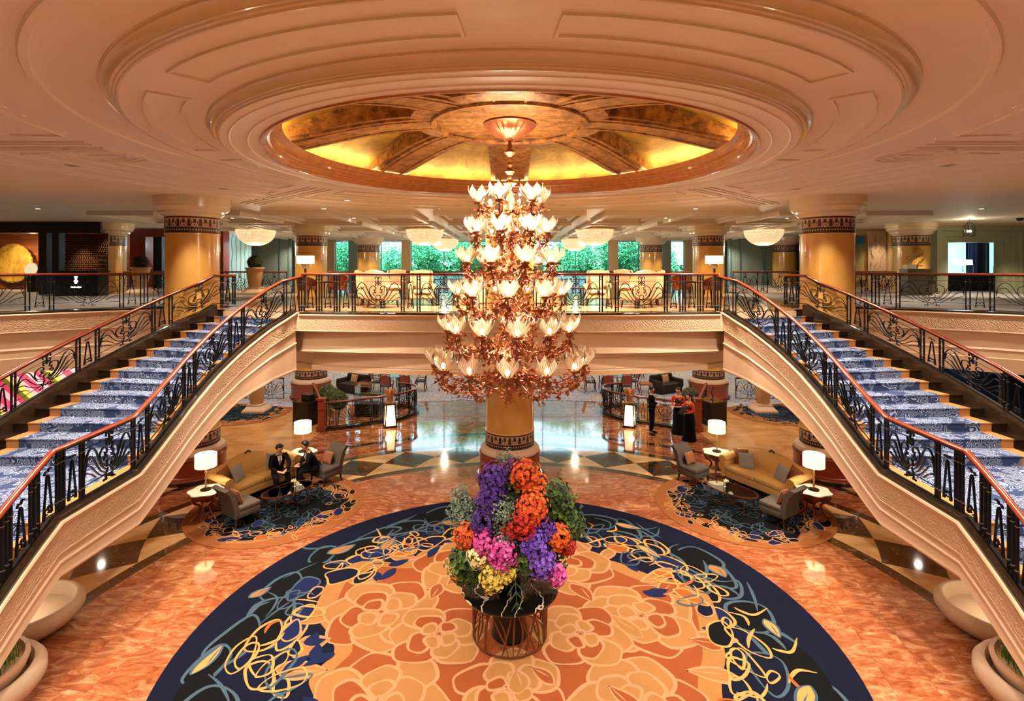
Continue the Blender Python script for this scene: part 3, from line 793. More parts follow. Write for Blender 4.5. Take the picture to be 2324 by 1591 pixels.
# ------------------------------------------------------------------ rugs with inlaid flower pattern
def rugmats(): return [M['rug_base'], M['rug_navy'], M['rug_black'], M['rug_tan'], M['rug_cream'], M['rug_slate'], M['rug_gold'], M['rug_orange'], M['rug_blue'], M['rug_rim']]
for k, c in (('rug_base', '#7a3e1e'), ('rug_navy', '#090d20'), ('rug_black', '#060709'), ('rug_tan', '#8a6036'), ('rug_cream', '#9c7250'), ('rug_slate', '#3a4c5a'), ('rug_gold', '#b07e46'), ('rug_orange', '#8a4a20'), ('rug_blue', '#111a3c'), ('rug_rim', '#86502a')):
    M[k] = mat(k, c, .95, spec=.1, vary=.12, vscale=2.5)
NAVY, BLK, TAN, CREAM, SLATE, GOLD, ORG, BLUE = range(1, 9)
class Rug:
    def __init__(s, R, h=.014): s.b = MB(); s.R = R; s.z = h; s.q = 0; s.rr = random.Random(11)
    def ok(s, p, m=.02): return hypot(*p) < s.R - m
    def clip(s, p):
        d = hypot(*p); q = s.R - .015
        return p if d < q else (p[0] * q / d, p[1] * q / d)
    def fill(s, pts, m, lift):
        P = [s.clip(p) for p in pts]; cx_ = sum(p[0] for p in P) / len(P); cy_ = sum(p[1] for p in P) / len(P)
        s.b.m = m; s.q += 1; lift = s.q * 1.2e-5; i = s.b.vert(cx_, cy_, s.z + lift); j = len(s.b.v)
        s.b.v += [(x, y, s.z + lift) for x, y in P]; n = len(P)
        for k in range(n): s.b.face((i, j + k, j + (k + 1) % n))
    def stroke(s, pts, w, m, lift, closed=False, taper=True):
        P = [Vector((*p, 0)) for p in pts]; L = len(P); s.q += 1; lift = s.q * 1.2e-5; s.b.m = m; j = len(s.b.v)
        for i in range(L):
            t = (P[(i + 1) % L] - P[i - 1]) if closed else (P[min(i + 1, L - 1)] - P[max(0, i - 1)])
            nrm = Vector((-t.y, t.x, 0)); 
            if nrm.length > 0: nrm.normalize()
            ww = w * (.55 + .6 * abs(sin(i * pi / max(1, L - 1) * 2 + .6))) if closed else w * (.18 + .9 * sin(pi * i / (L - 1)) if taper else 1)
            for q in (-1, 1):
                v = P[i] + nrm * ww * q * .5; c = s.clip((v.x, v.y)); s.b.v.append((c[0], c[1], s.z + lift))
        for i in range(L if closed else L - 1):
            k = (i + 1) % L; s.b.face((j + 2 * i, j + 2 * k, j + 2 * k + 1, j + 2 * i + 1))
    def blob(s, c, r, n=6, wob=.25, asp=1.0, rot=0):
        pts = []
        for i in range(n):
            a = 2 * pi * i / n + rot; q = r * (1 + s.rr.uniform(-wob, wob)); x, y = q * cos(a - rot), q * sin(a - rot) * asp
            pts.append((c[0] + x * cos(rot) - y * sin(rot), c[1] + x * sin(rot) + y * cos(rot), 0))
        return [(p[0], p[1]) for p in catmull(pts, 6, True)]
    def petal(s, o, a, L, w, curl=0.0):
        """closed pointed petal from o in direction a"""
        c, d = cos(a), sin(a); pts = []
        prof = [(0, .06), (.2, .55), (.45, .95), (.7, 1.0), (.88, .6), (1.0, 0)]
        up = [(L * t, w * .5 * q) for t, q in prof]; dn = [(L * t, -w * .5 * q) for t, q in prof[::-1]]
        for x, y in up + dn[1:]:
            y += curl * (x / L) ** 2 * L; pts.append((o[0] + x * c - y * d, o[1] + x * d + y * c, 0))
        return [(p[0], p[1]) for p in catmull(pts, 3, True)]
    def leaf(s, o, a, L, w, mf, ml, lw, lift, vein=True):
        q = s.petal(o, a, L, w, s.rr.uniform(-.25, .25)); s.fill(q, mf, lift); s.stroke(q, lw, ml, lift + .0006, True)
        if vein: s.stroke([(o[0] + cos(a) * L * t, o[1] + sin(a) * L * t) for t in (.1, .3, .5, .7)], lw * .7, ml, lift + .0008)
    def flower(s, c, r, mf, ml, lw, lift, n=7, a0=0):
        for ring_, (q, w) in enumerate(((1.0, .85), (.66, .6), (.36, .38))):
            m = max(4, n - ring_ * 2)
            for i in range(m):
                a = a0 + 2 * pi * i / m + ring_ * .5
                sh = s.petal((c[0] + cos(a) * r * .08, c[1] + sin(a) * r * .08), a, r * q, r * w, s.rr.uniform(-.3, .3))
                s.fill(sh, mf[(i + ring_) % len(mf)], lift + ring_ * .0016); s.stroke(sh, lw, ml, lift + ring_ * .0016 + .0006, True)
        s.stroke(s.blob(c, r * .12, 5, .2), lw * .8, ml, lift + .006, True)
    def build(s, name, loc, label, base, group=None, rz=0):
        b = s.b; b.m = base; pts = [(s.R * cos(2 * pi * i / 128), s.R * sin(2 * pi * i / 128)) for i in range(128)]; b.prism(pts, 0.0005, s.z)
        o = b.build(name, rugmats()); o.location = loc; o.rotation_euler = (0, 0, rz); tag(o, label, 'rug', group); return o
rg = Rug(5.2); rr = rg.rr
# flowery orange heart with a wavy edge
def bent(g, o, d, L, bend, w, m):
    p = [(o[0] + cos(d) * L * t - sin(d) * bend * t * t, o[1] + sin(d) * L * t + cos(d) * bend * t * t, 0) for t in (0, .3, .6, 1)]
    p[3] = (p[3][0] - cos(d) * abs(bend) * .5, p[3][1] - sin(d) * abs(bend) * .5, 0); g.stroke([(x[0], x[1]) for x in catmull(p, 5)], w, m, 0)
def pol(q, a): return (q * cos(a), q * sin(a))
edge = []
for i in range(40):
    a = 2 * pi * i / 40; q = 3.3 + .3 * sin(a * 5 + .6) + rr.uniform(-.25, .25); edge.append((*pol(q, a), 0))
edge = [(p[0], p[1]) for p in catmull(edge, 4, True)]
# dark surround first
for i in range(46):
    a = 2 * pi * i / 46 + rr.uniform(-.04, .04); q = rr.choice([4.2, 4.4, 4.6]); sh = rg.blob(pol(q, a), rr.uniform(.38, .62), 6, .24, rr.uniform(.5, .8), a + pi / 2 + rr.uniform(-.5, .5)); rg.fill(sh, BLK, 0)
    if i % 5: rg.stroke(sh, .06, SLATE, 0, True)
for i in range(60):
    a = rr.uniform(0, 2 * pi); bent(rg, pol(rr.uniform(3.9, 4.75), a), a + pi / 2 + rr.choice([0, pi]) + rr.uniform(-.5, .5), rr.uniform(.5, 1.0), rr.uniform(-.7, .7), rr.uniform(.04, .075), SLATE)
for i in range(40):
    a = rr.uniform(0, 2 * pi); sh = rg.blob(pol(rr.uniform(3.6, 4.05), a), rr.uniform(.22, .45), 6, .3, .6, a + pi / 2); rg.fill(sh, rr.choice([NAVY, BLUE, BLK]), 0); rg.stroke(sh, .045, rr.choice([GOLD, GOLD, SLATE]), 0, True)
rg.fill(edge, TAN, 0)
e2 = [(x * .9, y * .9) for x, y in edge]; rg.fill(e2, 0, 0)
for i in range(22):
    a = 2 * pi * i / 22 + rr.uniform(-.05, .05); rg.leaf(pol(rr.uniform(2.7, 3.1), a), a + rr.uniform(-1.1, 1.1), rr.uniform(.5, .85), rr.uniform(.24, .4), TAN, CREAM, .045, 0)
for i in range(7):
    a = 2 * pi * i / 7 + .2; rg.flower(pol(2.3, a), .92, [TAN, 0, TAN, TAN], CREAM, .055, 0, 7, a)
for i in range(4):
    a = 2 * pi * i / 4; rg.flower(pol(1.15, a), .75, [TAN, 0, TAN], CREAM, .05, 0, 6, a)
for i in range(18):
    a = rr.uniform(0, 2 * pi); rg.leaf(pol(rr.choice([.8, 1.7, 1.8, 2.9]), a), a + rr.uniform(-1.5, 1.5), rr.uniform(.4, .7), rr.uniform(.2, .32), 0 if i % 3 else TAN, CREAM, .035, 0)
for i in range(22):
    a = rr.uniform(0, 2 * pi); rg.leaf(pol(rr.uniform(2.9, 3.4), a), rr.uniform(0, 6.28), rr.uniform(.3, .5), .18, BLUE, BLUE, .01, 0, False)
# tangle of dark pools and gold lines over the seam
for i in range(44):
    a = 2 * pi * i / 44 + rr.uniform(-.05, .05); sh = rg.blob(pol(rr.uniform(3.25, 3.75), a), rr.uniform(.16, .36), 6, .35, .6, a + pi / 2 + rr.uniform(-.6, .6)); rg.fill(sh, rr.choice([NAVY, BLUE, BLK, ORG]), 0); rg.stroke(sh, .04, rr.choice([GOLD, GOLD, CREAM]), 0, True)
for i in range(70):
    a = rr.uniform(0, 2 * pi); sh = rg.blob(pol(rr.uniform(3.3, 4.15), a), rr.uniform(.12, .36), 6, .35, .55, rr.uniform(0, 6)); rg.stroke(sh, rr.uniform(.03, .05), rr.choice([GOLD, GOLD, SLATE]), 0, True)
for i in range(60):
    a = rr.uniform(0, 2 * pi); bent(rg, pol(rr.uniform(3.3, 4.2), a), rr.uniform(0, 6.28), rr.uniform(.3, .6), rr.uniform(-.6, .6), rr.uniform(.035, .065), rr.choice([GOLD, GOLD, ORG, SLATE]))
for i in range(20):
    a = 2 * pi * i / 20 + rr.uniform(-.08, .08); rg.leaf(pol(rr.uniform(3.8, 4.7), a), a + pi / 2 + rr.uniform(-.5, .5), rr.uniform(.4, .65), rr.uniform(.18, .28), rr.choice([TAN, GOLD, ORG]), SLATE, .035, 0)
rg.build('floral_rug', (RC[0], RC[1], 0), 'huge round floral rug, orange in the middle with a navy rim, under the bouquet table', NAVY)
def siderug(seed, R, nm, loc, label, sc=1.0):
    g = Rug(R, .01); g.rr = random.Random(seed); q_ = g.rr; e = []
    for i in range(30):
        a = 2 * pi * i / 30; q = R * (.84 + .04 * sin(3 * a)) + q_.uniform(-.08, .08); e.append((q * cos(a), q * sin(a), 0))
    g.fill([(p[0], p[1]) for p in catmull(e, 4, True)], TAN, .001); g.fill([(p[0] * .93, p[1] * .93) for p in catmull(e, 4, True)], BLK, .002)
    for i in range(110):
        a = q_.uniform(0, 6.28); q = R * sqrt(q_.uniform(0, .5)); d = q_.uniform(0, 6.28); sh = g.petal((q * cos(a), q * sin(a)), d, q_.uniform(.22, .5), q_.uniform(.12, .26), q_.uniform(-.3, .3))
        if i % 9 == 0: g.fill(sh, BLUE, 0)
        g.stroke(sh, .017, SLATE, 0, True)
    for i in range(60):
        a = 2 * pi * i / 60 + q_.uniform(-.1, .1); q = R * q_.uniform(.66, .88); sh = g.blob((q * cos(a), q * sin(a)), q_.uniform(.1, .26), 6, .3, .55, a + pi / 2 + q_.uniform(-.6, .6)); g.fill(sh, q_.choice([BLK, BLUE, TAN, ORG, BLK, BLK]), 0); g.stroke(sh, .024, CREAM, 0, True)
    for i in range(60):
        a = q_.uniform(0, 6.28); q = R * q_.uniform(.62, .86); sh = g.petal((q * cos(a), q * sin(a)), q_.uniform(0, 6.28), q_.uniform(.15, .35), q_.uniform(.07, .16), q_.uniform(-.4, .4)); g.stroke(sh, .02, q_.choice([GOLD, CREAM]), 0, True)
    g.b.m = 9; return g.build(nm, loc, label, 9)
siderug(3, 2.08, 'round_rug', (-5.8, 13.55, 0), 'round dark floral rug under the seats of the two men in suits')
siderug(4, 2.08, 'round_rug', (5.8, 13.55, 0), 'round dark floral rug under the empty golden sofa group')
for sx, l in ((-1, 'smaller round blue floral rug near the left ground floor railing'), (1, 'smaller round blue floral rug under the tall urn on the ground floor right')):
    siderug(8 + sx, 1.9, 'round_rug', (11.0 * sx, 22.2, 0), l)

# ------------------------------------------------------------------ bouquet table
t = thing('round_table', 'round black marble table on a twisted bronze cage, standing on the big rug', 'table', (0, 8.8, .05))
b = MB(); b.lathe([(0, .72), (.74, .72), (.78, .735), (.79, .755), (.78, .775), (.76, .78), (0, .78)], 64)
m = mat('black_marble_veined', '#100e0c', .12, vary=0, coat=.4); n = N(m); w = n.wave(n.co(), 1.1, 9, 4, 1.5)[1]; n.col(n.mix(n.m('GREATER_THAN', w, .985), lin('#100e0c'), lin('#b8a890'))); M['blackmarble'] = m
b.build('tabletop', M['blackmarble'], t, smooth=40)
b = MB(); b.lathe([(.0, 0), (.3, 0), (.28, .05), (.26, .36), (.28, .66), (.3, .72)], 32); b.build('pedestal', M['black'], t, smooth=40)
M['bronze'] = mat('bronze_twigs', '#7a4a30', .35, .7, vary=.3, vscale=15)
b = MB(); r2 = random.Random(5)
for i in range(46):
    a = 2 * pi * i / 46; aa = a + r2.uniform(-.06, .06); pts = []; amp = r2.uniform(-.22, .22); ph = r2.uniform(0, 3)
    for k in range(9):
        z = .02 + .7 * k / 8; an = aa + amp * sin(z * 4.2 + ph) ; pts.append((.6 * cos(an), .6 * sin(an), z))
    b.tube(catmull(pts, 2), [.006 + .011 * sin(pi * j / 16) for j in range(17)], 6)
for z in (.012, .7): b.tube([(.6 * cos(2 * pi * i / 48), .6 * sin(2 * pi * i / 48), z) for i in range(48)], .012, 6, closed=True)
b.build('bronze_cage', M['bronze'], t, smooth=60)
t = thing('flower_vase', 'dark glass vase full of stems on the black marble table', 'vase', (0, 8.75, .831))
b = MB(); b.lathe([(0, .0), (.14, 0), (.17, .03), (.2, .16), (.17, .3), (.14, .36), (.17, .42), (.16, .42), (.13, .37), (0, .3)], 32); b.build('vase_body', mat('green_black_glaze', '#12201a', .1, coat=.5), t, smooth=50)
# bouquet
BQ = thing('flower_arrangement', 'large domed bouquet of purple, orange, pink and yellow orchids with palm leaves', 'flowers', (0, 8.75, 1.25))
def spray(c, r, col1, col2, n=150, size=.055, seed=1, name='orchid_spray', squash=1.0, leafy=False):
    q = random.Random(seed); b = MB()
    for i in range(n):
        while True:
            d = Vector((q.uniform(-1, 1), q.uniform(-1, 1), q.uniform(-1, 1)))
            if .2 < d.length < 1: break
        d = d.normalized() * (q.uniform(.6, 1.18) if not leafy else q.uniform(.4, 1.1)) * (1 + .14 * sin(d.x * 7 + seed) * cos(d.z * 6 + seed)); p = Vector(c) + Vector((d.x * r, d.y * r, d.z * r * squash)); nrm = (d + Vector((0, -.4, .2)) * .6).normalized()
        a = nrm.orthogonal().normalized(); bb = nrm.cross(a); rot = q.uniform(0, 6.28); s = size * q.uniform(.7, 1.2); b.m = q.random() < .4
        np_ = 5 if not leafy else 2
        for k in range(np_):
            an = rot + 2 * pi * k / np_; u = a * cos(an) + bb * sin(an); v = nrm.cross(u)
            L = s * (1 if not leafy else 1.1); w = s * .42
            i0 = len(b.v); b.v += [tuple(p), tuple(p + u * L * .55 + v * w + nrm * s * .25), tuple(p + u * L + nrm * s * .1), tuple(p + u * L * .55 - v * w + nrm * s * .25)]; b.face((i0, i0 + 1, i0 + 2, i0 + 3))
    key = (col1, col2)
    for cc in key:
        if cc not in M: M[cc] = mat('petals_' + cc[1:], cc, .6, vary=.25, vscale=40)
    o = b.build(name, [M[col1], M[col2]], BQ)
    if leafy: o['kind'] = 'stuff'
# positions relative to the bouquet empty: x right, y depth (minus towards camera), z up
SC = 8.4 / 1225
def bpz(px, py, y): return ((px - 1157) * (8.75 + y) / 1225, y, 6 - (py - HZ) * (8.75 + y) / 1225 - 1.25)
b = MB(); b.ball((0, 0, .62), .62, 16, 12, (1, .9, 1.1)); b.build('foliage_core', mat('deep_foliage', '#0f1a0a', .8), BQ)
specs = [(1122, 1092, -.25, .24, '#42207e', '#5c30a0', 170), (1112, 1135, -.45, .2, '#4a2284', '#3a1c70', 150), (1160, 1065, -.15, .17, '#8a1c58', '#5c2890', 100), (1100, 1185, -.5, .2, '#46247c', '#32186a', 140),
 (1190, 1080, -.3, .22, '#e0601c', '#c84c14', 170), (1215, 1100, -.2, .2, '#d8581c', '#e87830', 130), (1208, 1150, -.55, .23, '#d8501c', '#e07028', 180), (1190, 1185, -.6, .22, '#a81c10', '#c02c14', 170), (1160, 1200, -.6, .15, '#a01c10', '#8c140c', 90),
 (1058, 1215, -.45, .18, '#d85c1c', '#b8440f', 130), (1098, 1230, -.62, .17, '#c03890', '#d860a8', 120), (1138, 1255, -.68, .22, '#b83088', '#d468b0', 180), (1085, 1262, -.62, .15, '#d8cc88', '#e8e0b0', 90), (1118, 1308, -.6, .2, '#c8b448', '#d8c468', 150), (1150, 1300, -.66, .13, '#cdb850', '#b8a038', 70),
 (1212, 1235, -.62, .2, '#5c38a8', '#7450bc', 150), (1228, 1280, -.6, .2, '#6a40b0', '#7e58c4', 150), (1240, 1198, -.45, .15, '#7040a8', '#56309a', 90), (1266, 1218, -.42, .18, '#e06c20', '#cc5418', 130), (1288, 1238, -.3, .13, '#b01c1c', '#961414', 80), (1262, 1305, -.48, .15, '#c43c94', '#d868b0', 110)]
for i, (px, py, y, r_, c1, c2, n_) in enumerate(specs): spray(bpz(px, py, y), r_ * .98, c1, c2, int(n_ * 2.3), .034, i, squash=1.05)
for i, (px, py, y, r_, n_) in enumerate([(1055, 1165, -.2, .27, 220), (1140, 1165, -.55, .24, 200), (1045, 1130, 0, .2, 120), (1150, 1220, -.6, .16, 100), (1148, 1048, -.1, .2, 70)]):
    spray(bpz(px, py, y), r_, '#54685a', '#7c8c78', int(n_ * 1.7), .042, 50 + i, 'eucalyptus_sprig', leafy=True)
for i, (px, py, y, r_, n_) in enumerate([(1258, 1135, -.2, .3, 260), (1285, 1185, -.1, .28, 240), (1060, 1280, -.2, .28, 240), (1190, 1260, -.45, .25, 200), (1240, 1250, 0, .35, 220), (1170, 1110, .1, .5, 300), (1090, 1200, .1, .45, 260)]):
    spray(bpz(px, py, y), r_, '#223a10', '#4c6a24', int(n_ * 1.5), .085, 80 + i, 'green_foliage', leafy=True)
q = random.Random(9)
for i in range(16):
    a = -pi / 2 + (i - 7.5) * .36 + q.uniform(-.1, .1); L = q.uniform(.62, .88); b = MB(); z0 = q.uniform(.15, .45); dr = q.uniform(.35, .75)
    st = [(cos(a) * L * t_ * 1.0, sin(a) * L * t_ * .95, z0 + .18 * sin(t_ * 2.4) - dr * t_ ** 2) for t_ in [k / 12 for k in range(13)]]
    b.tube(st, .006, 4)
    for k in range(2, 12):
        p = Vector(st[k]); tg = (Vector(st[k + 1]) - Vector(st[k - 1])).normalized(); sd = tg.cross(Vector((0, 0, 1))).normalized()
        for s_ in (-1, 1):
            for hh in (0, .5):
                e = p + tg * .03 * hh + (sd * s_ * .9 + tg * .7 + Vector((0, 0, -.45))).normalized() * (.2 * sin(pi * (k + 1) / 14) + .05); w_ = tg * .012
                b.quad(p - w_ + tg * .03 * hh, p + w_ + tg * .03 * hh, e + w_ * .2, e - w_ * .2)
    b.build('palm_frond', mat('palm_green', '#16321a', .4) if 'palm' not in M else M['palm'], BQ)
    if 'palm' not in M: M['palm'] = bpy.data.materials['palm_green']

# ------------------------------------------------------------------ chandelier
CH = thing('chandelier', 'great six tier chandelier of copper leaves and glass lotus bowls hanging under the gold dome', 'chandelier', (0, 8.8, 0))
b = MB(); b.lathe([(0, 8.34), (.42, 8.34), (.43, 8.31), (.4, 8.29), (.33, 8.22), (.25, 8.15), (.12, 8.1), (.1, 8.06), (0, 8.05)], 48, fn=lambda r, z, a: (r * (1 + .06 * cos(a * 24)) if r < .41 else r, z)); b.build('ceiling_rose', M['copper'], CH, smooth=50)
b = MB(); pr = [(0, 8.06), (.03, 8.05)]
for z0, r0 in ((7.98, .04), (7.86, .1), (7.74, .03), (7.66, .045), (7.55, .08), (7.45, .04), (7.36, .11), (7.28, .03)): pr += [(r0 * .5, z0 + .05), (r0, z0), (r0 * .5, z0 - .05)]
for k in range(26): pr.append((.05 + .035 * (k % 3), 7.15 - k * .115))
pr += [(.09, 4.1), (.03, 4.02), (.05, 3.95), (.0, 3.86)]
b.lathe(pr, 16); b.build('stem', M['copper'], CH, smooth=40)
def bowl_meshes():
    b = MB()
    for k in range(7):
        a0 = 2 * pi * k / 7; seg = 6; rows = 7; base = len(b.v)
        for i in range(rows + 1):
            t_ = i / rows; wdt = (.95 * sin(pi * min(1, t_ * .62 + .14)) * (1 - max(0, t_ - .5) ** 1.3 * 2.46)) * pi / 7 * 1.15
            rad = .045 + .14 * sin(min(1.0, t_ * 1.25) * pi / 2) - .02 * max(0, t_ - .75) * 4 * .4; z = .02 + .27 * t_
            for j in range(seg + 1):
                an = a0 + wdt * (2 * j / seg - 1); rd = rad * (1 + .02 * cos((j / seg - .5) * pi)); b.v.append((rd * cos(an), rd * sin(an), z))
        for i in range(rows):
            for j in range(seg):
                u0, u1, v0, v1 = j / seg + k, (j + 1) / seg + k, i / rows * .1, (i + 1) / rows * .1
                b.face((base + i * (seg + 1) + j, base + i * (seg + 1) + j + 1, base + (i + 1) * (seg + 1) + j + 1, base + (i + 1) * (seg + 1) + j), ((u0, v0), (u1, v0), (u1, v1), (u0, v1)))
    return b
bowl_me = bulb_me = cup_me = None
tiers = [(7.02, .50, 6), (6.53, .60, 8), (6.05, .74, 9), (5.53, .84, 9), (4.96, 1.0, 12), (4.42, 1.2, 13)]
def leafy(b, pts, q, n, ls=.075):
    for i in range(n):
        p = Vector(pts[q.randrange(len(pts))]) + Vector((q.gauss(0, .04), q.gauss(0, .04), q.gauss(0, .045)))
        d = Vector((q.uniform(-1, 1), q.uniform(-1, 1), q.uniform(-1, .7))).normalized(); s_ = d.orthogonal().normalized(); s_.rotate(Matrix.Rotation(q.uniform(0, 6.28), 3, d)); nn = d.cross(s_); L = ls * q.uniform(.6, 1.25); w = L * .3
        i0 = len(b.v); b.v += [tuple(p), tuple(p + d * L * .5 + s_ * w + nn * .01), tuple(p + d * L), tuple(p + d * L * .5 - s_ * w + nn * .01)]; b.face((i0, i0 + 1, i0 + 2, i0 + 3))
q = random.Random(21)
proto = None
for ti, (z, R, n) in enumerate(tiers):
    for i in range(n):
        a = 2 * pi * (i + .5 * (ti % 2) + .2) / n; ca, sa = cos(a), sin(a)
        if proto is None:
            proto = bowl_meshes().build('glass_bowl', M['petal'], CH, smooth=True)
            bb = MB(); bb.ball((0, 0, .09), .035, 10, 8, (1, 1, 1.3)); bl = bb.build('bulb', M['bulb'], proto)
            cc = MB(); cc.lathe([(0, -.03), (.03, -.02), (.07, .0), (.075, .02), (.05, .03)], 12); cu = cc.build('cup', M['copper'], proto, smooth=True)
            o = proto
        else:
            o = proto.copy(); COL.objects.link(o); o.parent = CH
            for s_ in (bl, cu): c2 = s_.copy(); COL.objects.link(c2); c2.parent = o
        o.location = (R * ca, R * sa, z); o.rotation_euler = (0, 0, a * 3.1)
        b = MB(); sag = .3 if ti < 4 else .36
        pts = catmull([(.06 * ca, .06 * sa, z - .02), (R * .35 * ca, R * .35 * sa, z - sag * .75), (R * .72 * ca, R * .72 * sa, z - sag), (R * .97 * ca, R * .97 * sa, z - sag * .62), (R * ca, R * sa, z - .03)], 4)
        b.tube(pts, .013, 6); leafy(b, pts, q, 100 if ti < 4 else 130, .085)
        b.build('leafy_arm', M['copper'], CH)
b = MB()
for (z, R, n) in tiers:
    leafy(b, [(R * .3 * cos(k), R * .3 * sin(k), z - .15 - .02 * (k % 8)) for k in range(40)], q, 360, .085)
b.build('leaf_cluster', M['copper'], CH)['kind'] = 'stuff'
for z, e in ((7.2, 48), (6.7, 40), (6.2, 32), (5.7, 22), (5.15, 14), (4.6, 12)):
    for k in range(3):
        a = k * 2 * pi / 3 + z; light('POINT', (.3 * cos(a), 8.8 + .3 * sin(a), z), e, (1, .74, .5), .05)

# crystal bowl lamps of the lounge ceiling
t = thing('crystal_ceiling_lamp', 'x', 'ceiling lamp', (0, 0, 7.87)); t['group'] = 'crystal bowl lamps'
m = mat('lit_crystal', '#f2ddb0', .3, emit='#ffdca0', es=1.0, vary=0); n = N(m); bt = n.node('ShaderNodeTexBrick'); n.put(bt.inputs['Vector'], n.co('UV', scale=(10, 4, 1))); bt.inputs['Color1'].default_value = lin('#fff0cc'); bt.inputs['Color2'].default_value = lin('#d8b070'); bt.inputs['Mortar'].default_value = lin('#5a3a18'); bt.inputs['Mortar Size'].default_value = .05; bt.inputs['Scale'].default_value = 3
n.put(n.b.inputs['Emission Color'], bt.outputs[0]); M['crystal'] = m
b = MB()
pr = []
for k in range(11):
    r0, r1 = .93 * cos(k / 11 * pi / 2), .93 * cos((k + 1) / 11 * pi / 2); z0, z1 = -.8 * sin(k / 11 * pi / 2), -.8 * sin((k + 1) / 11 * pi / 2)
    pr += [(r0, z0), (r0 * .985, (z0 + z1) / 2), ((r0 + r1) / 2 * .97, z1)]
b.lathe(pr, 40, fn=lambda r, z, a: (r * (1 + .012 * cos(a * 40)), z)); b.build('crystal_bowl', m, t)
b = MB(); b.lathe([(.96, .1), (.98, .05), (.98, -.01), (.9, -.02)], 40); b.build('rim', M['gold_rim'], t, smooth=30)
ll = [(-12.7, 27, 'crystal bowl lamp above the potted topiary, beside the left golden column'), (-4.25, 27, 'larger of the two crystal bowl lamps just left of the chandelier'), (4.25, 27, 'larger of the two crystal bowl lamps just right of the chandelier'), (12.7, 27, 'crystal bowl lamp beside the right golden column'), (-4.35, 36, 'smaller, farther crystal bowl lamp left of the chandelier'), (4.35, 36, 'smaller, farther crystal bowl lamp right of the chandelier')]
for i, (x, y, l) in enumerate(ll):
    if i == 0: t.location = (x, y, 7.87); t['label'] = l
    else: dup(t, (x, y, 7.87), label=l)
    light('POINT', (x, y, 7.0 - .1), 130, (1, .8, .55), .15)

# recessed downlights
def downlight(x, y, z, lit=True, first=[None, None], label='', group='', s=1.0):
    k = 0 if lit else 1
    if first[k] is None:
        t = thing('downlight', label, 'downlight', (x, y, z), group=group)
        b = MB(); b.lathe([(.13, 0), (.13, -.012), (.1, -.015), (.09, -.004)], 24); b.build('trim_ring', M['steel'], t, smooth=30)
        b = MB(); b.lathe([(.092, -.005), (0.001, -.005)], 16)
        if 'lens' not in M: M['lens'] = mat('lit_lens', '#ffffff', .5, emit='#fff0d8', es=7, vary=0); M['lens_off'] = mat('dim_lens', '#55504a', .3, .6)
        b.build('lens', M['lens'] if lit else M['lens_off'], t); first[k] = t; return t
    return dup(first[k], (x, y, z), label=label, group=group)
for i in range(16):
    a = (i + .5) / 16 * 2 * pi; x, y = RC[0] + 8.65 * cos(a), RC[1] + 8.65 * sin(a)
    if y < 1: continue
    downlight(x, y, CEIL - .001, i == 5, label=('lit round downlight in the ceiling left of the chandelier' if i == 5 else 'unlit round downlight in the ring of lights around the dome'), group='downlights around the dome')
k = 0
for x in (-16, -11.2, -6.3, -2.4, 2.4, 6.3, 11.2, 16):
    for y in (18.3, 21.8, 30.0):
        downlight(x, y, CEIL - .001, True, label='small lit downlight in the lounge ceiling beyond the dome', group='downlights of the lounge ceiling')
# ------------------------------------------------------------------ furniture (front faces -Y in each thing's own frame)
def rbox(b, x0, x1, y0, y1, z0, z1): return b.bx(x0, x1, y0, y1, z0, z1)
def softbox(name, m, par, c, d, r=.04, loc=None, rot=None, seg=3):
    b = MB(); b.box(c, d); o = b.build(name, m, par); w = o.modifiers.new('bevel', 'BEVEL'); w.width = r; w.segments = seg
    o.data.polygons.foreach_set('use_smooth', [True] * len(o.data.polygons))
    if loc: o.location = loc
    if rot: o.rotation_euler = rot
    return o
def grid_shell(fn, nu, nv, th):
    """closed slab from a parametric sheet fn(u,v)->(point, normal)"""
    b = MB()
    for side in (0, 1):
        for i in range(nu + 1):
            for j in range(nv + 1):
                p, n_ = fn(i / nu, j / nv); p = Vector(p) - Vector(n_) * th * side; b.v.append(tuple(p))
    K = (nu + 1) * (nv + 1); ix = lambda i, j, s_: s_ * K + i * (nv + 1) + j
    for i in range(nu):
        for j in range(nv):
            b.face((ix(i, j, 0), ix(i + 1, j, 0), ix(i + 1, j + 1, 0), ix(i, j + 1, 0))); b.face((ix(i, j, 1), ix(i, j + 1, 1), ix(i + 1, j + 1, 1), ix(i + 1, j, 1)))
    for i in range(nu): b.face((ix(i, 0, 0), ix(i, 0, 1), ix(i + 1, 0, 1), ix(i + 1, 0, 0))); b.face((ix(i, nv, 0), ix(i + 1, nv, 0), ix(i + 1, nv, 1), ix(i, nv, 1)))
    for j in range(nv): b.face((ix(0, j, 0), ix(0, j + 1, 0), ix(0, j + 1, 1), ix(0, j, 1))); b.face((ix(nu, j, 0), ix(nu, j, 1), ix(nu, j + 1, 1), ix(nu, j + 1, 0)))
    return b
def leg(par, x, y, h, m='leg', r0=.022, r1=.03, splay=.03):
    b = MB(); s_ = 1 if x > 0 else -1; q = 1 if y > 0 else -1
    b.tube([(x + s_ * splay, y + q * splay, 0), (x + s_ * splay * .3, y + q * splay * .3, h * .5), (x, y, h)], [r0, (r0 + r1) / 2, r1], 6); return b.build('leg', M[m], par, smooth=60)
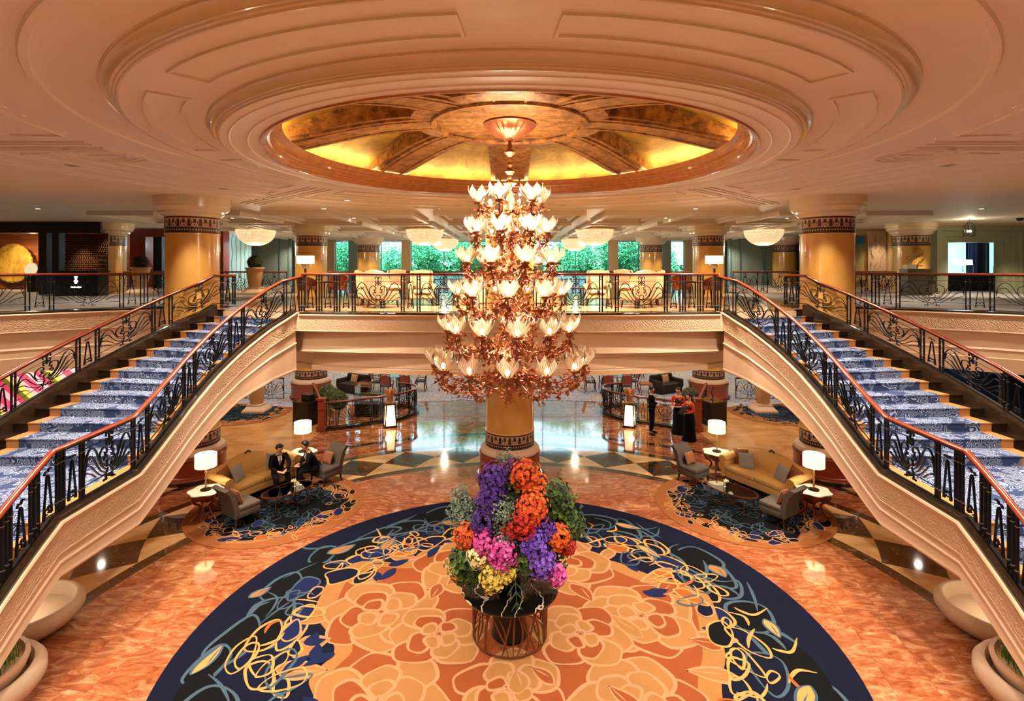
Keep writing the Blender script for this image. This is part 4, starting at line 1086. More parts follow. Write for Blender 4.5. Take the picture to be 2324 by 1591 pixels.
def sofa(loc, rz, label):
    t = thing('camelback_sofa', label, 'sofa', loc, rz)
    w = 1.06
    softbox('base', M['sofa'], t, (0, .02, .22), (2 * w - .3, .82, .2), .03)
    for s_ in (-1, 1): softbox('seat_cushion', M['sofa'], t, (s_ * .455, -.05, .38), (.9, .74, .13), .04)
    def back(u, v):
        x = (u * 2 - 1) * (w - .02); top = .78 + .17 * math.exp(-(x / .5) ** 2); z = .3 + (top - .3) * v; y = .26 + .16 * v - .05 * sin(v * pi); return (x, y, z), (0, -1, .25)
    grid_shell(back, 24, 8, .13).build('backrest', M['sofa'], t, smooth=50)
    for s_ in (-1, 1):
        b = MB(); pr = []
        for k in range(15):
            a = -.6 + k * .33; pr.append((s_ * (w + .03 + .1 * cos(a) * (1 - k * .02)), .58 + .1 * sin(a) * (1 - k * .02)))
        P_ = [(s_ * (w - .13), .13), (s_ * (w - .13), .5)] + [(s_ * (w - .12 + .02 * k), .6 + .03 * sin(k)) for k in range(1)] + [(s_ * (w - .05 + .13 * cos(a)), .6 + .11 * sin(a)) for a in [pi - j * pi / 5 * 1.25 for j in range(6)]] + [(s_ * (w + .0), .48), (s_ * (w + .0), .13)]
        n_ = len(P_); b.v = [(x, -.4, z) for x, z in P_] + [(x, .36, z + .06) for x, z in P_]
        b.face(list(range(n_))[::s_]); b.face([n_ + k for k in range(n_)][::-s_])
        for k in range(n_): k2 = (k + 1) % n_; b.face((k, k2, n_ + k2, n_ + k))
        b.build('arm', M['sofa'], t, smooth=45)
        for y in (-.34, .36): leg(t, s_ * (w - .12), y, .13)
    b = MB()
    for k in range(5): b.ball(((k - 2) * .035, .34, .965 + .02 * (2 - abs(k - 2))), .028, 8, 6, (1, .6, 1))
    b.build('carved_crest', M['leg'], t, smooth=True)
    return t
def pillow(loc, rot, label, m, s=.42, fringe=False):
    b = MB(); n_ = 10
    def f(u, v, s_):
        x, z = (u - .5) * s, (v - .5) * s; e = (1 - (2 * u - 1) ** 4) * (1 - (2 * v - 1) ** 4); k = 1 - .06 * (1 - abs(2 * u - 1)) * (abs(2 * v - 1)); return (x * (1 - .08 * (1 - (2 * v - 1) ** 2)), s_ * .07 * e ** .5, z * (1 - .08 * (1 - (2 * u - 1) ** 2)))
    for s_ in (-1, 1):
        base = len(b.v)
        for i in range(n_ + 1):
            for j in range(n_ + 1): b.v.append(f(i / n_, j / n_, s_))
        for i in range(n_):
            for j in range(n_):
                q_ = (base + i * (n_ + 1) + j, base + (i + 1) * (n_ + 1) + j, base + (i + 1) * (n_ + 1) + j + 1, base + i * (n_ + 1) + j + 1); b.face(q_ if s_ < 0 else q_[::-1])
    if fringe:
        b.m = 1
        for k in range(11):
            for s_ in (-1, 1): b.ball((s_ * s * .48, 0, (k / 10 - .5) * s * .9), .012, 6, 4)
    o = b.build('throw_pillow', [m, M['leg']], smooth=True); o.location = loc; o.rotation_euler = rot; tag(o, label, 'cushion'); return o
def slipper(loc, rz, label):
    t = thing('slipper_chair', label, 'chair', loc, rz)
    softbox('seat_base', M['grey_uph'], t, (0, 0, .28), (.6, .62, .16), .03); softbox('seat_cushion', M['grey_uph'], t, (0, -.02, .4), (.6, .6, .12), .035)
    def back(u, v):
        x = (u - .5) * .6; z = .25 + .68 * v; y = .2 + .18 * v ** 1.8 + (.06 * max(0, v - .8) * 5); return (x, y, z), (0, -1, .2)
    grid_shell(back, 8, 10, .11).build('backrest', M['grey_uph'], t, smooth=50)
    for x in (-.26, .26):
        for y in (-.27, .27): leg(t, x, y, .2)
    return t
def wingchair(loc, rz, label, m='cream_uph', group='cream wing chairs of the upper lounge'):
    t = thing('wing_chair', label, 'armchair', loc, rz, group)
    softbox('seat_base', M[m], t, (0, 0, .3), (.66, .62, .18), .04); softbox('seat_cushion', M[m], t, (0, -.05, .43), (.54, .6, .12), .04)
    def back(u, v):
        x = (u - .5) * .66; top = 1.12 - .06 * (abs(2 * u - 1) ** 2); z = .3 + (top - .3) * v; return (x, .26 + .12 * v, z), (0, -1, .15)
    grid_shell(back, 10, 8, .12).build('backrest', M[m], t, smooth=50)
    for s_ in (-1, 1):
        def wing(u, v):
            z = .62 + .47 * v * (1 - .12 * u); y = .32 - .26 * u * sin(pi * (.25 + .6 * v)) + .06 * v; return (s_ * (.33 + .03 * u), y, z), (s_, 0, 0)
        grid_shell(wing, 5, 6, .05).build('wing', M[m], t, smooth=50)
        b = MB(); b.tube([(s_ * .36, -.33, .58), (s_ * .36, 0, .6), (s_ * .35, .28, .62)], 1.0, 10, flat=(.075, .07)); b.build('arm_roll', M[m], t, smooth=50)
        softbox('side_panel', M[m], t, (s_ * .34, -.02, .4), (.08, .6, .36), .03)
        for y in (-.27, .27): leg(t, s_ * .3, y, .22)
    return t
def tub(loc, rz, label, m='orange_uph', group='orange tub chairs of the upper lounge'):
    t = thing('tub_chair', label, 'armchair', loc, rz, group)
    b = MB(); b.lathe([(.0, .3), (.33, .3), (.35, .34), (.34, .44), (.0, .46)], 24); b.build('seat', M[m], t, smooth=50)
    def sh(u, v):
        a = pi * (-.18 + 1.36 * u); h = .62 + .24 * sin(pi * u) ** 1.5; r = .36 + .05 * v; return (r * cos(a), r * sin(a) * .95, .28 + (h - .28) * v), (-cos(a), -sin(a), 0)
    grid_shell(sh, 20, 5, -.07).build('curved_back', M[m], t, smooth=50)
    for x in (-.22, .22):
        for y in (-.2, .22): leg(t, x, y, .3)
    return t
def side_table(loc, rz, label):
    t = thing('scalloped_side_table', label, 'side table', loc, rz)
    fn = lambda r, z, a: (r * (1 + .07 * cos(a * 6)) if r > .05 else r, z)
    b = MB(); b.lathe([(0, .6), (.36, .6), (.38, .612), (.375, .63), (0, .635)], 72, fn=fn); b.build('marble_top', M['white'], t, smooth=40)
    b = MB(); b.lathe([(0, .59), (.33, .6), (.31, .5), (.26, .46), (.2, .44), (.1, .36), (.0, .35)], 36, fn=lambda r, z, a: (r * (1 + .05 * cos(a * 6)), z)); b.build('apron', M['wood'], t, smooth=40)
    for i in range(4):
        a = pi / 4 + i * pi / 2; b = MB(); P_ = [(.3, .57), (.34, .5), (.28, .4), (.17, .33), (.15, .24), (.22, .12), (.32, .03), (.36, .0)]
        b.tube(catmull([(r * cos(a), r * sin(a), z) for r, z in P_], 3), 1.0, 8, flat=(.028, .022)); b.build('leg', M['wood'], t, smooth=60)
    return t
def table_lamp(loc, label, h=.86, r=.24, sh=.3):
    t = thing('table_lamp', label, 'lamp', loc)
    b = MB(); b.lathe([(0, 0), (.12, 0), (.125, .01), (.12, .02), (.02, .03), (0, .03)], 24); b.build('base', M['black'], t, smooth=40)
    b = MB()
    for k in (0, 1): b.tube([(.016 * cos(z * 26 + k * pi), .016 * sin(z * 26 + k * pi), .03 + z) for z in [j * (h - sh - .01) / 28 for j in range(29)]], .014, 6)
    b.build('twisted_stem', mat('twisted_crystal', '#d8b888', .12, .35) if 'twist' not in M else M['twist'], t, smooth=True); M['twist'] = bpy.data.materials['twisted_crystal']
    b = MB(); b.lathe([(r, h - sh), (r, h), (r - .006, h), (r - .006, h - sh), (r, h - sh)], 36); b.build('lamp_shade', M['shade'], t, smooth=30)
    b = MB(); b.ball((0, 0, h - sh * .45), .04, 10, 8); b.build('bulb', M['bulb'], t, smooth=True)
    light('POINT', (loc[0], loc[1], loc[2] + h + .02), 32, (1, .82, .58), .08); return t
def coffee(loc, rz, label):
    t = thing('oval_coffee_table', label, 'coffee table', loc, rz)
    fn = lambda r, z, a: (r * 1, z)
    def ov(b, prof):
        base = len(b.v); b.lathe(prof, 48)
        for i in range(base, len(b.v)): x, y, z = b.v[i]; b.v[i] = (x * 1.0, y * .54, z)
        return b
    ov(MB(), [(0, .44), (.63, .44), (.63, .45), (0, .45)]).build('glass_top', M['glass_dark'], t)
    ov(MB(), [(.63, .43), (.655, .43), (.655, .457), (.63, .457), (.63, .43)]).build('bronze_rim', M['bronze'], t, smooth=30)
    for i in range(4):
        a = pi / 4 + i * pi / 2; x, y = .6 * cos(a), .6 * .54 * sin(a); b = MB(); b.tube([(x, y, 0), (x, y, .43)], .011, 6); b.build('leg', M['bronze'], t)
    b = MB()
    for s_ in (-1, 1): b.tube(catmull([(s_ * .42, -.23, .16), (s_ * .2, -.1, .08), (0, 0, .14), (-s_ * .2, .1, .22), (-s_ * .42, .23, .16)], 5), .008, 6)
    b.tube([(.1 * cos(k * pi / 8), .1 * sin(k * pi / 8), .14) for k in range(16)], .008, 5, closed=True); b.build('scroll_stretcher', M['bronze'], t, smooth=True)
    return t
def posy(loc, label):
    t = thing('posy_vase', label, 'flowers', loc)
    b = MB(); b.lathe([(0, 0), (.05, 0), (.052, .01), (.05, .12), (.046, .12), (.046, .012), (0, .012)], 20); b.build('glass_tumbler', M['glass'], t, smooth=30)
    q_ = random.Random(4); b = MB()
    for k in range(26): b.ball((q_.gauss(0, .035), q_.gauss(0, .035), .15 + q_.gauss(0, .02)), .016, 6, 4)
    b.build('blossoms', M['posy'] if 'posy' in M else mat('cream_blossom', '#e4dcae', .7), t, smooth=True); M['posy'] = bpy.data.materials['cream_blossom']
    return t
def P2(o, loc, rz):          # local offset to world
    return (loc[0] + o[0] * cos(rz) - o[1] * sin(rz), loc[1] + o[0] * sin(rz) + o[1] * cos(rz), loc[2] + o[2])
G = .02
for sx, who in ((1, 'right'), (-1, 'left')):
    TH = radians(-60.9) * sx; fx, fy = sin(TH), -cos(TH); sl = (6.45 * sx - fx * .4, 14.26 - fy * .4, G)
    lab = 'without anybody sitting on it' if sx > 0 else 'where a man in a dark suit sits'
    sofa(sl, TH, 'golden camelback sofa ' + lab)
    near, far = (.8, -.8) if sx > 0 else (-.8, .8)
    nm = 'empty golden sofa' if sx > 0 else 'occupied golden sofa'
    for off, yw, m, c_, f_ in ((near * 1.0, .12, M['tan_cush'], 'brown fringed', True), (near * .66, -.02, M['bluegrey'], 'blue grey', False), (far * 1.0, .12, M['tan_cush'], 'brown fringed', True), (far * .66, -.02, M['bluegrey'], 'blue grey', False)):
        if sx < 0 and off == far * 1.0: continue
        end = 'end nearest the stairs' if (off * near > 0) else 'end away from the stairs'
        pillow(P2((off, yw, .64), sl, TH), (radians(-18), radians(8 if off > 0 else -8), TH + (-.35 if off > 0 else .35)), '%s cushion on the %s, at the %s' % (c_, nm, end), m, .42, f_)
    c2 = (6.33 * sx, 12.72, G); a2 = radians(213.4) * sx; slipper(c2, a2, 'grey brown slipper chair seen from behind, in the group of the %s' % ('empty sofa' if sx > 0 else 'seated men'))
    pillow(P2((0, .12, .62), c2, a2), (radians(-20), 0, a2), 'brown fringed cushion on the slipper chair seen from behind, %s group' % ('empty sofa' if sx > 0 else 'seated men'), M['tan_cush'], .36, True)
    c3 = (5.12 * sx, 15.05, G); a3 = radians(33.4) * sx; slipper(c3, a3, 'grey brown slipper chair facing the viewer ' + ('with nobody on it' if sx > 0 else 'that the second man in a suit shares'))
    pillow(P2((0 if sx > 0 else -.08, .12, .62), c3, a3), (radians(-20), 0, a3), 'russet fringed cushion on the slipper chair ' + ('facing the viewer, empty group' if sx > 0 else 'beside the second man in a suit'), M['tan_cush'], .36, True)
    ct = (5.53 * sx, 13.45, G); coffee(ct, radians(-50) * sx, 'oval glass coffee table ' + ('in front of the empty sofa' if sx > 0 else 'in front of the two seated men')); posy((ct[0] - .1 * sx, ct[1] + .12, G + .453), 'small cream posy in a glass on the coffee table ' + ('of the empty sofa group' if sx > 0 else 'of the seated men'))
    for (x, y, w_) in ((7.32, 13.0, 'nearer the viewer'), (6.02, 15.7, 'farther from the viewer')):
        g_ = 'the empty sofa' if sx > 0 else 'the seated men'
        side_table((x * sx, y, 0 if y > 15.5 or True else G), .3, 'scalloped marble side table beside %s, %s' % (g_, w_))
        table_lamp((x * sx, y, .636), 'lit table lamp on the side table beside %s, %s' % (g_, w_))
# two extra glasses on the men's table
b = MB(); b.lathe([(0, 0), (.035, 0), (.04, .1), (.036, .1), (.03, .01), (0, .01)], 16); o = b.build('water_glass', M['glass'], smooth=30); o.location = (-5.3, 13.7, G + .453); tag(o, 'empty drinking glass on the coffee table of the seated men', 'glass')

# ---- upper lounge
for i, (x, y, a, l) in enumerate([(-3.75, 15.95, 150, 'cream wing chair seen from behind, nearest the bridge rail on the left'), (-2.75, 16.9, 12, 'cream wing chair facing the viewer with a cushion, left of the chandelier'), (-4.3, 20.2, 0, 'small looking cream wing chair farther back on the left'), (-4.35, 17.0, 100, 'cream wing chair in side view at the left end of its cluster'),
      (3.75, 15.95, -150, 'cream wing chair seen from behind, nearest the bridge rail on the right'), (2.75, 16.9, -12, 'cream wing chair facing the viewer with a cushion, right of the chandelier'), (4.3, 20.2, 0, 'small looking cream wing chair farther back on the right'), (4.35, 17.0, -100, 'cream wing chair in side view at the right end of its cluster')]):
    if i == 0: wc0 = wingchair((x, y, UP), radians(a), l)
    else: dup(wc0, (x, y, UP), radians(a), l)
for sx, w_ in ((-1, 'left'), (1, 'right')):
    pillow((2.75 * sx, 16.93, UP + .67), (radians(-12), 0, .2 * sx), 'pale green cushion on the wing chair %s of the chandelier' % w_, mat('pale_green_cushion', '#a8a070', .8), .4)
    side = [(-8.0, 21.3, 60, 'nearest the floor lamp'), (-6.9, 21.7, -10, 'in the middle of its row'), (-5.8, 21.2, -60, 'nearest the wing chairs')]
    for x, y, a, l in side:
        lab = 'orange tub chair of the %s lounge cluster, %s' % (w_, l)
        if x == -8.0 and sx < 0: tub0 = tub((x, y, UP), radians(a), lab)
        else: dup(tub0, (x * -sx, y, UP), radians(a) * -sx, lab)
    t = thing('square_table', 'dark wooden table between the orange tub chairs on the %s' % w_, 'table', (6.9 * sx, 20.7, UP)); b = MB(); b.bx(-.35, .35, -.3, .3, .6, .64); b.build('tabletop', M['leg'], t)
    for x in (-.3, .3):
        for y in (-.25, .25): b = MB(); b.bx(x - .02, x + .02, y - .02, y + .02, 0, .6); b.build('leg', M['leg'], t)
    t = thing('square_table', 'dark side table between the cream wing chairs on the %s' % w_, 'table', (2.0 * sx, 16.9, UP)); b = MB(); b.bx(-.3, .3, -.3, .3, .52, .56); b.build('tabletop', M['leg'], t)
    for x in (-.26, .26):
        for y in (-.26, .26): b = MB(); b.bx(x - .02, x + .02, y - .02, y + .02, 0, .52); b.build('leg', M['leg'], t)
    t = thing('low_sofa', 'cream sofa behind the chandelier, %s part' % w_, 'sofa', (.95 * sx, 17.9, UP)); softbox('seat', M['cream_uph'], t, (0, 0, .23), (1.3, .8, .46), .05); softbox('backrest', M['cream_uph'], t, (0, .34, .6), (1.3, .18, .55), .06)
    # floor lamp
    t = thing('floor_lamp', 'floor lamp with wide white drum shade standing behind the bridge rail on the %s' % w_, 'lamp', (6.02 * sx, 15.9, UP))
    b = MB(); b.lathe([(0, 0), (.16, 0), (.16, .02), (.03, .04), (0, .04)], 24); b.build('base', M['leg'], t, smooth=40)
    b = MB(); b.box((0, 0, .6), (.06, .06, 1.14)); b.build('pole', M['leg'], t)
    b = MB()
    for i in range(4): a = i * pi / 2 + .5; b.tube([(0, 0, 1.14), (.08 * cos(a), .08 * sin(a), 1.18), (.19 * cos(a), .19 * sin(a), 1.3)], .006, 5)
    b.lathe([(.02, 1.15), (.06, 1.16), (.1, 1.22), (.11, 1.27)], 20); b.build('metal_arms', M['steel'], t, smooth=40)
    b = MB(); b.lathe([(.25, 1.3), (.25, 1.53), (.244, 1.53), (.244, 1.3), (.25, 1.3)], 36); b.build('lamp_shade', M['shade'], t, smooth=30)
    light('POINT', (6.02 * sx, 15.9, UP + 1.25), 10, (1, .82, .58), .06); light('POINT', (6.02 * sx, 15.9, UP + 1.56), 12, (1, .82, .58), .08)
def topiary_ball(b, c, r, n=900, seed=1):
    q_ = random.Random(seed); b.ball(c, r * .9, 14, 10); b.m = 1
    for i in range(n):
        d = Vector((q_.gauss(0, 1), q_.gauss(0, 1), q_.gauss(0, 1))).normalized(); p = Vector(c) + d * r * q_.uniform(.86, 1.0); a = d.orthogonal().normalized(); a.rotate(Matrix.Rotation(q_.uniform(0, 6.28), 3, d)); e = d * .5 + a; e.normalize(); s_ = d.cross(e).normalized(); L = r * .14
        i0 = len(b.v); b.v += [tuple(p), tuple(p + e * L * .5 + s_ * L * .3), tuple(p + e * L), tuple(p + e * L * .5 - s_ * L * .3)]; b.face((i0, i0 + 1, i0 + 2, i0 + 3))
M['core'] = mat('topiary_core', '#10160a', .9); M['terracotta'] = mat('pale_terracotta', '#c99a68', .6, vary=.08)
def urn(loc, label, ball=True, pot=1.0, s=1.0, ped=True):
    t = thing('pedestal_urn', label, 'plant pot', loc)
    if ped:
        b = MB()
        for z0, z1, w0, w1 in ((0, .07, .44, .44), (.07, .12, .42, .4), (.12, .26, .38, .28), (.26, .3, .3, .3)):
            base = len(b.v); b.v += [(x * w0, y * w0, z0) for x, y in ((-1, -1), (1, -1), (1, 1), (-1, 1))] + [(x * w1, y * w1, z1) for x, y in ((-1, -1), (1, -1), (1, 1), (-1, 1))]
            for q_ in ((0, 3, 2, 1), (4, 5, 6, 7), (0, 1, 5, 4), (1, 2, 6, 5), (2, 3, 7, 6), (3, 0, 4, 7)): b.face([base + k for k in q_])
        b.build('pedestal', M['cream'], t)
    z = .3 if ped else 0
    b = MB(); b.lathe([(0, z), (.24, z), (.25, z + .02), (.36 * pot, z + .82 * pot), (.4 * pot, z + .83 * pot), (.4 * pot, z + .88 * pot), (.35 * pot, z + .88 * pot), (.33 * pot, z + .8 * pot), (0, z + .8 * pot)], 36); b.build('pot', M['terracotta'], t, smooth=40)
    if ball:
        b = MB(); topiary_ball(b, (0, 0, z + .88 * pot + .22), .33 * ball, 900, 3); b.build('leaf_ball', [M['core'], M['green']], t)
    return t
u0 = urn((-11.2, 23.7, UP), 'sandstone urn with round clipped topiary before the far rail, beside the left column')
dup(u0, (-16.2, 23.7, UP), label='sandstone urn with dark clipped topiary in front of the maroon portal')
for sx, w_ in ((-1, 'left'), (1, 'right')): urn((10.55 * sx, 22.5, .012), 'tall sandstone urn on a square pedestal on the %s ground floor rug' % w_, ball=1.0)
# ---- stone bowls beneath the stairs
def bowl(loc, label, plant):
    t = thing('stone_bowl_planter', label, 'planter', loc)
    if not plant: t.scale = (.88, .88, .88)
    b = MB(); b.lathe([(0, 0), (.42, 0), (.46, .02), (.62, .08), (.8, .2), (.9, .34), (.9, .44), (.86, .5), (.8, .54), (.76, .53), (.74, .46), (.7, .3), (0, .28)], 56); b.build('bowl', M['stonepot'], t, smooth=50)
    if plant:
        b = MB(); b.lathe([(.4, .3), (.6, .36), (.68, .5), (.72, .62), (.71, .66), (.66, .66), (.63, .6), (0, .6)], 48); b.build('inner_pot', M['cream'], t, smooth=50)
        q_ = random.Random(2); b = MB()
        for i in range(900):
            a = q_.uniform(0, 6.28); r = .6 * sqrt(q_.random()); x, y = r * cos(a), r * sin(a); L = q_.uniform(.15, .32); d = q_.uniform(0, 6.28); lean = q_.uniform(.05, .16); sx_, sy_ = -sin(d) * .006, cos(d) * .006
            i0 = len(b.v); b.v += [(x - sx_, y - sy_, .57), (x + sx_, y + sy_, .57), (x + cos(d) * lean * .4 + sx_, y + sin(d) * lean * .4 + sy_, .57 + L * .6), (x + cos(d) * lean * .4 - sx_, y + sin(d) * lean * .4 - sy_, .57 + L * .6), (x + cos(d) * lean, y + sin(d) * lean, .57 + L)]
            b.face((i0, i0 + 1, i0 + 2, i0 + 3)); b.face((i0 + 3, i0 + 2, i0 + 4))
        o = b.build('grass', M['grassy'] if 'grassy' in M else mat('grass_blades', '#4a8a22', .5, vary=.3, vscale=20), t); M['grassy'] = bpy.data.materials['grass_blades']
    return t
for sx, w_ in ((-1, 'left'), (1, 'right')):
    bowl((7.95 * sx, 8.85, 0), 'large round stone bowl on the floor under the %s stair landing' % w_, False); bowl((7.3 * sx, 7.15, 0), 'stone bowl planter with green grass at the lower %s corner' % w_, True)
    light('POINT', (7.95 * sx, 8.8, .75), 14, (1, .85, .65), .06)

# ------------------------------------------------------------------ ground floor railings, lanterns, cabinets
for sx, w_ in ((-1, 'left'), (1, 'right')):
    pts = catmull([(6.8 * sx, 19.8, .1), (6.2 * sx, 20.05, .1), (5.3 * sx, 20.55, .1), (4.5 * sx, 21.1, .1), (4.0 * sx, 21.7, .1), (3.85 * sx, 22.3, .1), (4.1 * sx, 22.9, .1), (4.8 * sx, 23.2, .1)], 4)
    t = balustrade('iron_balustrade', 'curved ground floor iron balustrade with wooden rail by the elephant lantern on the %s' % w_, pts, 'GPGPGPG', .92)
    b = MB(); b.tube([(x, y, .05) for x, y, z in pts], 1.0, 4, flat=(.07, .14), up=(0, 0, 1)); b.build('stone_curb', M['dark_stone'], t)
    b = MB(); b.box((6.88 * sx, 19.75, .58), (.22, .22, 1.16)); b.box((6.88 * sx, 19.75, .1), (.3, .3, .2)); b.box((6.88 * sx, 19.75, .82), (.25, .25, .03)); b.box((6.88 * sx, 19.75, 1.18), (.28, .28, .06)); b.build('newel_post', M['plinth'], t)
    balustrade('iron_balustrade', 'short straight ground floor balustrade running back from the newel post on the %s' % w_, [(6.92 * sx, 19.9, .02), (8.45 * sx, 23.2, .02)], 'GPP', .98, detail=False)
    balustrade('iron_balustrade', 'ground floor balustrade beyond the blue rug on the %s' % w_, [(10.3 * sx, 24.6, 0), (15.5 * sx, 24.6, 0)], 'PGPGPG', .95, detail=False)
    # lantern
    lx = 4.5 * sx
    t = thing('floor_lantern', 'square tapering floor lantern with glowing cream panels on the %s of the polished floor' % w_, 'lantern', (lx, 20.3, 0), .35 * -sx)
    def tap(b, w0, w1, z0, z1): base = len(b.v); b.v += [(x * w0, y * w0, z0) for x, y in ((-1, -1), (1, -1), (1, 1), (-1, 1))] + [(x * w1, y * w1, z1) for x, y in ((-1, -1), (1, -1), (1, 1), (-1, 1))]; [b.face([base + k for k in q_]) for q_ in ((0, 3, 2, 1), (4, 5, 6, 7), (0, 1, 5, 4), (1, 2, 6, 5), (2, 3, 7, 6), (3, 0, 4, 7))]
    b = MB(); tap(b, .235, .23, 0, .08); tap(b, .19, .2, .84, .9)
    for ax, ay in ((-1, -1), (1, -1), (1, 1), (-1, 1)): b.tube([(ax * .2, ay * .2, .08), (ax * .15, ay * .15, .86)], 1.0, 4, flat=(.03, .03), up=(0, 1, 0))
    M.setdefault('lantern_frame', mat('bronze_frame', '#3a2410', .4, .5)); b.build('frame', M['lantern_frame'], t)
    b = MB(); tap(b, .2, .15, .08, .85)
    if 'panel' not in M: M['panel'] = mat('lantern_panel', '#fff0c8', .6, emit='#ffe2a8', es=1.7, vary=0)
    b.build('glowing_panel', M['panel'], t); light('POINT', (lx - .0 * sx, 20.0 - .05, .35), 8, (1, .8, .5), .1)
    # elephant statue, one fused body
    b = MB(); 
    for c, r, sc in (((0, .06, .32), .13, (1, 1.25, 1)), ((0, -.06, .45), .095, (1, 1, 1.1)), ((0, -.04, .53), .06, (1, 1, 1)), ((-.13, -.03, .43), .085, (.9, .3, 1.3)), ((.13, -.03, .43), .085, (.9, .3, 1.3)), ((0, 0, .36), .12, (1.05, 1, 1.2))): b.ball(c, r, 16, 12, sc)
    for x in (-.075, .075):
        for y in (-.07, .16): b.tube([(x, y, .03), (x, y, .15), (x * .8, y * .9, .3)], [.045, .04, .06], 10)
    b.tube(catmull([(0, -.13, .46), (0, -.18, .38), (0, -.17, .26), (0, -.15, .16), (0, -.19, .1)], 4), [.05 - .0018 * k for k in range(17)], 10); b.box((0, .03, .02), (.3, .42, .05))
    o = b.build('elephant_statue', M['statue'] if 'statue' in M else mat('carved_sandstone', '#b4733c', .55, vary=.15)); M['statue'] = bpy.data.materials['carved_sandstone']
    rm = o.modifiers.new('r', 'REMESH'); rm.mode = 'VOXEL'; rm.voxel_size = .012; rm.use_smooth_shade = True
    o.location = (lx, 20.3, .9); o.rotation_euler = (0, 0, .2 * -sx); tag(o, 'carved sandstone elephant on top of the glowing floor lantern on the %s' % w_, 'statue')
    # black marble cabinet
    t = thing('marble_cabinet', 'black marble cabinet beside the newel post on the %s of the ground floor' % w_, 'cabinet', (7.75 * sx, 20.75, 0), .35 * sx)
    b = MB(); b.bx(-.36, .36, -.42, .42, 0, .86); b.build('body', M['black'], t); b = MB(); b.bx(-.39, .39, -.45, .45, .86, .9); b.build('stone_top', M['dark_stone'], t, bevel=.01)
    if sx < 0:
        t = thing('lidded_box', 'black lacquer box with a gold lid on the left marble cabinet', 'box', (-7.7, 20.65, .9), -.35); b = MB(); b.bx(-.2, .2, -.16, .16, 0, .2); b.build('body', M['black'], t); b = MB(); b.bx(-.21, .21, -.17, .17, .2, .26); b.build('lid', M['lantern_frame'], t, bevel=.02)
    else:
        b = MB(); b.tube(catmull([(0, 0, 0), (.02, 0, .15), (-.04, 0, .3), (.05, 0, .42), (-.02, 0, .5)], 4), .02, 8); b.lathe([(0, 0), (.09, 0), (.08, .02), (0, .03)], 16); o = b.build('twisted_sculpture', M['leg'], smooth=True); o.location = (7.8, 20.8, .9); tag(o, 'small dark twisted sculpture on the right marble cabinet', 'statue')
for i, (x, y, l) in enumerate([(-6.7, 21.2, 'low pot with green topiary ball behind the left curved rail, nearest the glass case'), (-7.15, 21.85, 'low pot with green topiary ball behind the left curved rail, middle one'), (-7.6, 22.5, 'low pot with dark topiary ball nearest the left column plinth'), (7.3, 21.9, 'low pot with green topiary ball behind the women in orange')]):
    if i == 0:
        p0 = thing('potted_topiary', l, 'plant', (x, y, 0), group='low topiary pots'); b = MB(); b.lathe([(0, 0), (.24, 0), (.31, .42), (.33, .43), (.33, .46), (.29, .46), (.28, .42), (0, .42)], 32); b.build('pot', M['cream'], p0, smooth=40); b = MB(); topiary_ball(b, (0, 0, .76), .36, 1300, 5); b.build('leaf_ball', [M['core'], mat('olive_leaves', '#5a6220', .7, vary=.4, vscale=30)], p0)
    else: dup(p0, (x, y, 0), label=l)
t = thing('display_case', 'glass display case on a black base behind the left curved rail', 'display case', (-5.7, 21.9, 0), -.12)
b = MB(); b.bx(-.5, .5, -.3, .3, 0, .5); b.build('base', M['black'], t); b = MB(); b.bx(-.49, .49, -.29, .29, .5, 1.2); b.build('glass_box', M['glass'], t); b = MB()
for x in (-.49, .49):
    for y in (-.29, .29): b.bx(x - .01, x + .01, y - .01, y + .01, .5, 1.2)
b.bx(-.5, .5, -.3, -.28, 1.19, 1.21); b.bx(-.5, .5, .28, .3, 1.19, 1.21); b.build('metal_edge', M['steel'], t)
b = MB(); b.bx(-.46, .46, -.26, .26, .83, .84); b.build('glass_shelf', M['glass'], t)
# lounge seating on the ground floor
def dining_chair(loc, rz, label):
    t = thing('dining_chair', label, 'chair', loc, rz, 'dark framed chairs of the ground floor lounge')
    softbox('seat', M['grey_uph'], t, (0, 0, .45), (.5, .48, .08), .03)
    def back(u, v): return ((u - .5) * .44, .24 + .1 * v, .55 + .45 * v * (1 - .15 * (2 * u - 1) ** 2)), (0, -1, .2)
    grid_shell(back, 6, 5, .05).build('backrest', M['plinth'], t, smooth=50)
    b = MB(); b.tube([(-.24, .24, .45), (-.24, .3, .8), (-.2, .36, 1.02), (0, .37, 1.06), (.2, .36, 1.02), (.24, .3, .8), (.24, .24, .45)], .02, 6)
    for s_ in (-1, 1): b.tube([(s_ * .25, .27, .68), (s_ * .29, 0, .68), (s_ * .27, -.16, .62), (s_ * .25, -.18, .46)], .018, 6)
    b.build('frame', M['leg'], t, smooth=60)
    for x in (-.22, .22):
        for y in (-.2, .22): leg(t, x, y, .43, splay=.04)
    return t
tabs = [(-5.4, 26.2, 'left'), (4.9, 26.2, 'right'), (-1.0, 29.5, 'middle'), (-6.5, 30.5, 'far left'), (6.5, 30.5, 'far right')]
dc = None
